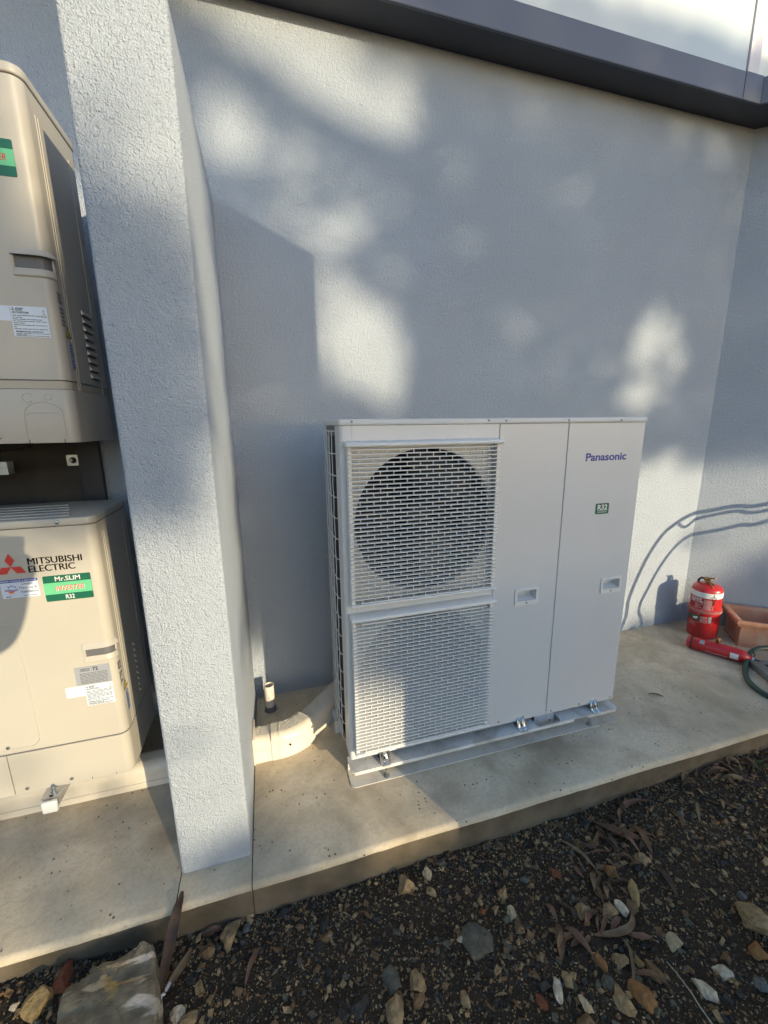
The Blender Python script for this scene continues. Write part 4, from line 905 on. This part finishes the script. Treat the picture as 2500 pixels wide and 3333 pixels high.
for i in range(56000):
    y = -.285-.75*rg.random()**1.25; x = rg.uniform(-1.15+.2*max(0, -.5-y), 2.1)
    if y > -.30 and rg.random() < .3: continue
    dense = noise.noise(Vector((x*4, y*4, 9)))
    if dense < -.15 and rg.random() < .35: continue
    u_ = rg.random(); s = .0014+.0034*u_**2 if rg.random() < .88 else rg.uniform(.0042, .009)
    k = rg.choice(keys)
    if k in ('white', 'orange', 'pale', 'yellow') : s = min(s, .0042)*.85
    R = Matrix.Rotation(rg.uniform(0, 6.28), 3, 'Z') @ Matrix.Rotation(rg.uniform(-.7, .7), 3, 'X')
    S = Vector((s*rg.uniform(.8, 1.6), s*rg.uniform(.7, 1.1), s*rg.uniform(.5, .9)))
    o = Vector((x, y, soil_z(x, y)+S.z*rg.uniform(-.1, .6))); n = len(GV)
    base, ff = (cube, cf) if s > .0045 and rg.random() < .25 else (oct_, of)
    for v in base:
        q = Vector((v.x*S.x, v.y*S.y, v.z*S.z))*rg.uniform(.6, 1.25); GV.append(tuple(o+R @ q))
    GF += [tuple(a+n for a in f) for f in ff]; GM += [uk.index(k)]*len(ff)
b = MB(); b.v = GV; b.f = GF; b.m = GM
gv = b.build('gravel', gm); gv['kind'] = 'stuff'; gv['label'] = 'fine dark gravel and grit over the soil'
# crumbs on the slab
b = MB(); rc = random.Random(9)
for _ in range(230):
    x = rc.uniform(-1.3, 2.5); y = rc.uniform(-.27, .6)
    if -.66 < x < -.35: continue
    if rc.random() < .5 and not (x > 1.28 or y < 0): continue
    s = rc.uniform(.0012, .0032); b.add([(x+v.x*s*rc.uniform(.6, 1.5), y+v.y*s*rc.uniform(.6, 1.5), G+.0004+(v.z+1)*s*.25) for v in oct_], of, 0 if rc.random() < .9 else 1)
k = b.build('grit', [STONE['dark'], STONE['white']]); k['kind'] = 'stuff'; k['label'] = 'scattered dark grit on the concrete'
# leaves: curved, folded blades along a line of points
def leaf(pts, wd, m, lift=.006, arch=.012, name='dead_leaf', z=None, taper=1.0, twist=0):
    P_ = cr([(x, y, 0) for x, y in pts], 7); n = len(P_); v = []; f = []; L_ = [0]
    for i in range(1, n): L_.append(L_[-1]+(P_[i]-P_[i-1]).length)
    tw = rs.uniform(-.5, .5)
    for i, p in enumerate(P_):
        t = L_[i]/L_[-1]; d = (P_[min(i+1, n-1)]-P_[max(i-1, 0)]); d.normalize(); s = Vector((-d.y, d.x, 0))
        hw = wd*.5*(max(.03, math.sin(math.pi*min(1, (t*.93+.05)))**.75)) if taper else wd*.5
        zz = (soil_z(p.x, p.y) if z is None else z)+lift+arch*math.sin(math.pi*t)+.004*noise.noise(Vector((p.x*30, p.y*30, wd*99)))
        a = tw*(t-.5)*2+twist
        v += [(p.x+s.x*hw*c*math.cos(a), p.y+s.y*hw*c*math.cos(a), zz+h*hw+math.sin(a)*hw*c) for c, h in ((-1, .42), (-.5, .08), (0, -.05), (.5, .1), (1, .38))]
        v += [(x, y, q-.0009) for x, y, q in v[-5:]]
    for i in range(n-1):
        k = i*10; q = k+10
        f += [(k+j, k+j+1, q+j+1, q+j) for j in range(4)]+[(k+5+j, q+5+j, q+6+j, k+6+j) for j in range(4)]
        f += [(k, q, q+5, k+5), (k+4, k+9, q+9, q+4)]
    return MB().add(v, f).build(name, m, smooth=True, auto=80)
LB = [
 ([(.873, -.339), (.902, -.394), (.945, -.436), (.99, -.46)], .030, 0, 'broad brown leaf lying across the top of the leaf heap'),
 ([(.975, -.375), (1.00, -.345), (1.073, -.330), (1.163, -.342)], .020, 2, 'long pinkish curved leaf arching towards the slab'),
 ([(.801, -.262), (.856, -.285), (.887, -.323)], .013, 0, 'thin brown leaf touching the slab above the heap'),
 ([(.712, -.368), (.747, -.432), (.754, -.504)], .014, 1, 'long straight straw coloured leaf left of the heap'),
 ([(.989, -.388), (.989, -.457), (.982, -.507)], .022, 0, 'brown leaf pointing down from the right of the heap'),
 ([(.520, -.525), (.525, -.577)], .017, 2, 'short pinkish leaf above the upright wide one'),
 ([(.521, -.585), (.495, -.625), (.468, -.665)], .027, 0, 'wide brown leaf standing out upright among bottom stones'),
 ([(.537, -.598), (.550, -.642), (.563, -.680)], .022, 2, 'pinkish brown leaf crossing beside the wide upright one'),
 ([(.605, -.637), (.675, -.657), (.735, -.650), (.775, -.615)], .021, 1, 'hooked tan leaf curling below the stone cluster'),
 ([(.696, -.668), (.670, -.710), (.640, -.745), (.612, -.765)], .009, 1, 'bent brown stalk running down to the orange stone'),
 ([(.721, -.505), (.712, -.542), (.698, -.580)], .012, 0, 'slim brown leaf left of the pointed yellowish stone'),
 ([(1.197, -.403), (1.185, -.44), (1.171, -.468)], .013, 0, 'narrow brown leaf upright right of the heap'),
 ([(1.331, -.400), (1.29, -.43), (1.254, -.467)], .013, 1, 'curled tan leaf right of the narrow brown leaf'),
 ([(1.525, -.352), (1.57, -.375), (1.622, -.398)], .028, 1, 'flat pale tan leaf in the litter at the right edge'),
 ([(1.482, -.320), (1.54, -.328), (1.601, -.340)], .022, 0, 'brown leaf just above the flat pale tan leaf'),
 ([(.959, -.534), (.955, -.58), (.944, -.632)], .021, 3, 'dark leaf below the tan stone at the foot of the heap'),
 ([(.641, -.738), (.68, -.76), (.722, -.787)], .014, 0, 'thin brown leaf lying beside the mottled brown stone'),
 ([(.70, -.66), (.74, -.682), (.775, -.686)], .018, 2, 'pinkish leaf tip under the hooked tan leaf'),
 ([(-.530, -.300), (-.500, -.305), (-.462, -.303)], .020, 2, 'pinkish leaf lying left of the craggy tan stone by the slab'),
 ([(-.353, -.381), (-.375, -.42), (-.394, -.462)], .014, 2, 'slim pinkish leaf on gravel right of the craggy tan stone'),
 ([(.90, -.40), (.93, -.45), (.945, -.49)], .020, 2, 'pinkish brown leaf under the broad one in the heap'),
 ([(.85, -.38), (.865, -.43), (.87, -.47)], .017, 3, 'dark narrow leaf on the left of the heap'),
 ([(.94, -.42), (.985, -.43), (1.03, -.455)], .018, 0, 'brown leaf crossing the middle of the heap'),
 ([(.93, -.33), (.95, -.365), (.955, -.40)], .018, 3, 'dark leaf at the top of the heap'),
]
for pts, wd, mi, lab in LB: tag(leaf(pts, wd, LEAF[mi], arch=rs.uniform(.008, .02)), lab, 'leaf', 'dead leaves on the soil')
l_ = leaf([(-.574, -.250), (-.580, -.300), (-.598, -.37), (-.612, -.44)], .030, LEAF[3], z=-.10, lift=.0, arch=.0); tag(l_, 'long dark leaf leaning from the soil up onto the slab edge', 'leaf', 'dead leaves on the soil')
for v in l_.data.vertices: v.co.z -= max(0, (-.293-v.co.y))*.74-.013
tag(leaf([(-.547, -.335), (-.566, -.384), (-.607, -.432)], .022, LEAF[1], lift=.014), 'light brown leaf with white droppings beside the long dark leaf', 'leaf', 'dead leaves on the soil')
b = MB()
for _ in range(16):
    t = rs.random(); x = -.575-.036*t+rs.uniform(-.006, .006); y = -.395-.05*t+rs.uniform(-.006, .006); s = rs.uniform(.002, .0055); b.lathe([(s, 0), (s*.8, s*.3), (0, s*.4)], 6, Matrix.Translation((x, y, soil_z(x, y)+.024)))
tag(b.build('bird_dropping', M['dropping']), 'white bird dropping splashed on the light brown leaf', 'dropping')
tag(leaf([(1.592, .070), (1.618, .053), (1.650, .030)], .012, LEAF[0], z=G, lift=.004, arch=.004), 'single dark leaf on the bare concrete right of the unit', 'leaf')
tag(leaf([(.760, -.745), (.756, -.81), (.752, -.885)], .003, M['straw'], name='straw', taper=0), 'thin pale straw stalk near the bottom right', 'straw')
# leaf litter by the slab at the right: the rest of the dead leaves, small and alike
for i in range(110):
    if i < 66: x = rs.uniform(1.35, 2.05); y = -.30-.14*rs.random()**1.5
    else:
        t_ = rs.random(); x = 1.0-.45*t_+rs.gauss(0, .05); y = -.37-.27*t_+rs.gauss(0, .035)
    a = rs.uniform(0, 6.28); l = rs.uniform(.025, .075)
    o = leaf([(x, y), (x+math.cos(a)*l*.5+rs.uniform(-.008, .008), y+math.sin(a)*l*.4), (x+math.cos(a)*l, min(-.296, y+math.sin(a)*l*.8))], rs.uniform(.008, .018), LEAF[rs.choice((0, 0, 1, 2, 3, 3))], lift=rs.uniform(.003, .018), arch=rs.uniform(.002, .014))
    if i < 66: tag(o, 'small dry leaf in the litter along the slab at the right', 'leaf', 'leaf litter by the slab at the right')
    else: tag(o, 'small dry leaf scrap in the heap of dead leaves', 'leaf', 'leaf scraps in the heap')
for i in range(70):      # scraps spread over the gravel
    x = rs.uniform(-.7, 1.9); y = -.32-.55*rs.random(); a = rs.uniform(0, 6.28); l = rs.uniform(.012, .04)
    o = leaf([(x, y), (x+math.cos(a)*l*.5, y+math.sin(a)*l*.5+rs.uniform(-.004, .004)), (x+math.cos(a)*l, min(-.296, y+math.sin(a)*l))], rs.uniform(.005, .012), LEAF[rs.choice((0, 0, 1, 2, 3, 3))], lift=.003, arch=.003, name='leaf_scrap')
    tag(o, 'small dry leaf scrap lying on the dark gravel', 'leaf', 'leaf scraps on the gravel')
gt = thing('grass_tuft', 'small tuft of green grass among leaf litter at the right edge', 'grass')
for i in range(9):
    x = 1.74+rs.uniform(-.02, .02); y = -.345+rs.uniform(-.02, .02); a = rs.uniform(-2.6, .2); l = rs.uniform(.05, .09); P_ = []
    b = MB(); v = []
    for k in range(5):
        t = k/4; hw = .0035*(1-t*.9); px, py, pz = x+math.cos(a)*l*t, y+math.sin(a)*l*t*.5, soil_z(x, y)+l*(.7*t-.45*t*t)
        v += [(px-math.sin(a)*hw, py+math.cos(a)*hw, pz), (px+math.sin(a)*hw, py-math.cos(a)*hw, pz), (px, py, pz-.0015)]
    b.add(v, [(k*3+j, k*3+(j+1) % 3, k*3+3+(j+1) % 3, k*3+3+j) for k in range(4) for j in range(3)]); b.build('blade', M['grass'], gt)

# ------------------------------------------------------------ behind the camera: trees, photographer and added blockers that shade the yard
# (u, v): where a point falls on the plane of the rendered wall when followed along the sunlight
def pip(p, poly):
    c = False; n = len(poly)
    for i in range(n):
        (x1, y1), (x2, y2) = poly[i], poly[(i+1) % n]
        if (y1 > p[1]) != (y2 > p[1]) and p[0] < (x2-x1)*(p[1]-y1)/(y2-y1)+x1: c = not c
    return c
GAPS = [   # openings between the crowns: (polygon in u, v; share of leaves left)
 ([(-.62, 3.3), (.3, 3.3), (.27, 2.92), (.50, 2.72), (.56, 2.52), (.42, 2.42), (.02, 2.58), (-.25, 2.69), (-.62, 2.86)], 0),
 ([(-.40, 2.56), (-.20, 2.56), (-.10, 2.40), (-.25, 2.32), (-.42, 2.38)], .0),
 ([(-.40, 2.68), (-.16, 2.58), (.10, 2.46), (.38, 2.32), (.30, 2.15), (.05, 2.02), (-.40, 2.18)], .33),
 ([(.00, 2.20), (.14, 2.10), (.26, 1.90), (.50, 1.78), (.72, 1.26), (.40, 1.27), (-.02, 1.50)], .0),
 ([(1.92, 1.98), (2.16, 1.94), (2.28, 1.74), (2.20, 1.44), (1.96, 1.32), (1.70, 1.44), (1.76, 1.68)], .09),
 ([(1.60, .60), (1.78, .86), (1.98, 1.15), (2.45, 1.05), (3.0, 1.0), (3.0, .5), (2.62, .30), (2.55, -.07), (1.6, -.07)], .0),
 ([(-1.12, 2.25), (-.70, 2.25), (-.70, 1.50), (-.95, 1.60), (-1.12, 1.72)], .0),
 ([(-1.80, .90), (-.70, .86), (-.60, .40), (-.28, .26), (.04, .13), (.04, -.22), (-.70, -.22), (-1.0, -.16), (-1.9, -.08)], .0),
 ([(-2.0, -.10), (-1.34, -.18), (-1.30, -.42), (-2.0, -.42)], .15),
 ([(-.72, -.16), (.0, -.16), (-.06, -.40), (-.42, -.41), (-.60, -.32), (-.75, -.30)], .03),
 ([(.40, -.16), (1.9, -.16), (1.9, -.29), (.40, -.29)], .12),
 ([(-.80, .4), (-.43, .4), (-.43, 2.1), (-.80, 2.1)], .0),
 ([(-1.36, -.18), (-1.0, -.18), (-1.0, -.30), (-1.36, -.30)], .12),
]
rt = random.Random(12)
def spot(u, v, D): return Vector((u, WY, v))+SUN*D
specs = [(-2.45, 20.0, 'leafy dark tree behind the viewer, left of the other two'), (.35, 22.0, 'leafy dark tree behind the viewer, between two others'), (3.25, 21.0, 'leafy dark tree behind the viewer, right of the other two')]
trees = []
for u, D, lab in specs:
    t = thing('tree', lab, 'tree', 'trees shading the yard'); trees.append((t, u, D, [[], []]))
n = 0
for q_ in range(42000):
    u, v = (rt.uniform(-2.9, 3.6), rt.uniform(-1.3, 3.35)) if q_ < 30000 else (rt.uniform(-.15, 1.55), rt.uniform(-.3, 1.45))
    keep = 1; ju = u+rt.gauss(0, .042); jv = v+rt.gauss(0, .042)
    for poly, k in GAPS:
        if pip((ju, jv), poly): keep = min(keep, max(k, .008))
    if rt.random() > keep: continue
    t = min(trees, key=lambda q: abs((-1.2, .35, 2.2)[trees.index(q)]-u)+rt.uniform(0, .3)); D = t[2]+rt.gauss(0, .7); p = spot(u, v, D)
    d = Vector((rt.gauss(0, 1), rt.gauss(0, 1), rt.gauss(0, .7))).normalized(); s = d.cross(Vector((rt.gauss(0, 1), rt.gauss(0, 1), rt.gauss(0, 1)))).normalized()
    l = rt.uniform(.07, .12); wd = l*.42; V = t[3][0]; k = len(V)
    V += [tuple(p-d*l), tuple(p+s*wd), tuple(p+d*l), tuple(p-s*wd)]; t[3][1].append((k, k+1, k+2, k+3))
for t, u, D, (V, Fc) in trees:
    b = MB(); b.v = V; b.f = Fc; b.m = [0]*len(Fc); cw = b.build('crown', M['leafgreen'], t); cw['kind'] = 'stuff'
    base = spot(u, -1.2, D); base.z = -.3
    tr = MB(); top = spot(u, 1.0, D); tr.tube(cr([base, base.lerp(top, .35)+Vector((.15, .1, 0)), base.lerp(top, .7)+Vector((-.1, 0, 0)), top], 5), [.28-.012*i for i in range(16)], 10); tr.build('trunk', M['bark'], t, smooth=True)
    t.location = (0, 0, 0)
def limb(t, pts, r): MB().tube(cr([spot(u, v, D) for u, v, D in pts], 4), [r*(1-.45*i/(len(pts)*4-4)) for i in range((len(pts)-1)*4+1)], 8).build('limb', M['bark'], t[0], smooth=True)
limb(trees[1], [(.35, .8, 22), (.55, 1.6, 21.8), (.53, 2.35, 21.6), (.15, 2.50, 21.4), (-.18, 2.63, 21.3), (-.52, 2.81, 21.2), (-.8, 2.9, 21.2)], .105)
limb(trees[1], [(.50, 1.0, 22), (.49, 1.6, 22), (.47, 2.2, 22)], .06)
limb(trees[0], [(-2.4, .9, 20), (-1.6, 1.25, 20), (-.95, 1.25, 20)], .09)
limb(trees[2], [(3.2, .9, 21), (2.8, 1.22, 21), (1.5, 1.20, 21)], .09); limb(trees[2], [(3.2, .9, 21), (2.9, 1.4, 21), (2.7, 2.1, 21)], .08)
# unseen board on a post and timber crate, both added to cast sharp shadows
nb = thing('shadow_board', 'added board with a sloping top casting shade from behind the viewer', 'board')
YB = -1.60
T = FRONT(YB)
MB().prism([(.705, 1.93), (1.148, 2.066), (1.148, 2.552), (.705, 2.742)], 0, .02, T).build('shadow_panel', M['timber'], nb)
box('shadow_post', .985, 1.036, YB+.002, YB+.06, -.3, 2.20, M['timber'], nb)
cb_ = thing('shadow_crate', 'added timber slatted crate blocking low sun from behind the viewer', 'crate')
cb_.location = (1.018, YB, 0); cb_.rotation_euler = (0, 0, math.radians(26.5))
for i in range(7):
    z = -.24+.135*i
    for y in (0, -.55): box('slat', 0, .56, y-.02, y, z, z+.125, M['timber'], cb_)
    for x in (0, .54): box('slat', x, x+.02, -.549, -.021, z, z+.125, M['timber'], cb_)
box('lid', 0, .56, -.57, 0, .70, .715, M['timber'], cb_)
for x in (.021, .508): box('shadow_post', x, x+.03, -.06, -.021, -.3, .70, M['timber'], cb_)
# the photographer
pe = thing('person', 'person in dark jacket holding a phone up in both hands', 'person')
V = [(-.62, -1.86, .72), (-.62, -1.87, .95), (-.62, -1.87, 1.16), (-.62, -1.87, 1.27), (-.61, -1.83, 1.40), (-.61, -1.83, 1.50),
     (-.44, -1.85, 1.20), (-.20, -1.68, 1.04), (-.225, -1.46, 1.20), (-.80, -1.85, 1.20), (-.72, -1.58, 1.06), (-.36, -1.45, 1.19),
     (-.53, -1.87, .66), (-.52, -1.84, .25), (-.52, -1.88, -.17), (-.52, -1.80, -.19), (-.71, -1.87, .66), (-.72, -1.84, .25), (-.72, -1.88, -.17), (-.72, -1.80, -.19)]
Ed = [(0, 1), (1, 2), (2, 3), (3, 4), (4, 5), (2, 6), (6, 7), (7, 8), (2, 9), (9, 10), (10, 11), (0, 12), (12, 13), (13, 14), (14, 15), (0, 16), (16, 17), (17, 18), (18, 19)]
Rd = [.14, .135, .15, .06, .085, .075, .062, .058, .036, .062, .055, .036, .085, .058, .04, .035, .085, .058, .04, .035]
me = bpy.data.meshes.new('body'); me.from_pydata(V, Ed, []); bo = bpy.data.objects.new('body', me); C.objects.link(bo); bo.parent = pe
sk = bo.modifiers.new('skin', 'SKIN'); me.skin_vertices.new() if not me.skin_vertices else None
for i, r in enumerate(Rd): me.skin_vertices[0].data[i].radius = (r, r)
me.skin_vertices[0].data[0].use_root = True
ss = bo.modifiers.new('sub', 'SUBSURF'); ss.levels = 2; ss.render_levels = 2
me.materials.append(M['cloth'])
b = MB(); b.lathe([(0, -.12), (.055, -.105), (.078, -.05), (.085, .0), (.082, .06), (.055, .105), (0, .12)], 16, Matrix.Translation((-.61, -1.82, 1.455))); b.build('head', M['skin'], pe, smooth=True, auto=180)
b = MB(); b.lathe([(.088, .0), (.091, .04), (.075, .10), (.03, .128), (0, .13)], 16, Matrix.Translation((-.61, -1.835, 1.46))); b.build('hair', M['hair'], pe, smooth=True, auto=180)
for hx, hy, hz_, s in ((-.222, -1.425, 1.225, 1), (-.335, -1.425, 1.215, -1)):
    b = MB(); b.tube([(hx, hy-.03, hz_-.03), (hx, hy, hz_), (hx-s*.012, hy+.012, hz_+.03)], [.03, .034, .026], 10)
    for k in range(4): b.tube([(hx, hy+.012, hz_-.02+.017*k), (hx-s*.004, hy+.030, hz_-.018+.017*k), (hx-s*.022, hy+.034, hz_-.016+.017*k)], [.0085, .008, .006], 6)
    b.tube([(hx, hy-.01, hz_+.02), (hx-s*.018, hy-.012, hz_+.035), (hx-s*.035, hy-.008, hz_+.04)], [.010, .009, .007], 6)
    b.build('hand', M['skin'], pe, smooth=True)
ph = thing('phone', 'black phone held upright by the person', 'phone')
Tp = Matrix.Translation(CAMP) @ Matrix(((R_.x, U_.x, F.x), (R_.y, U_.y, F.y), (R_.z, U_.z, F.z))).to_4x4()
MB().prism(rrect(-.064, .012, -.15, .012, .008, 4), -.020, -.012, Tp).build('phone_body', M['blackplastic'], ph)
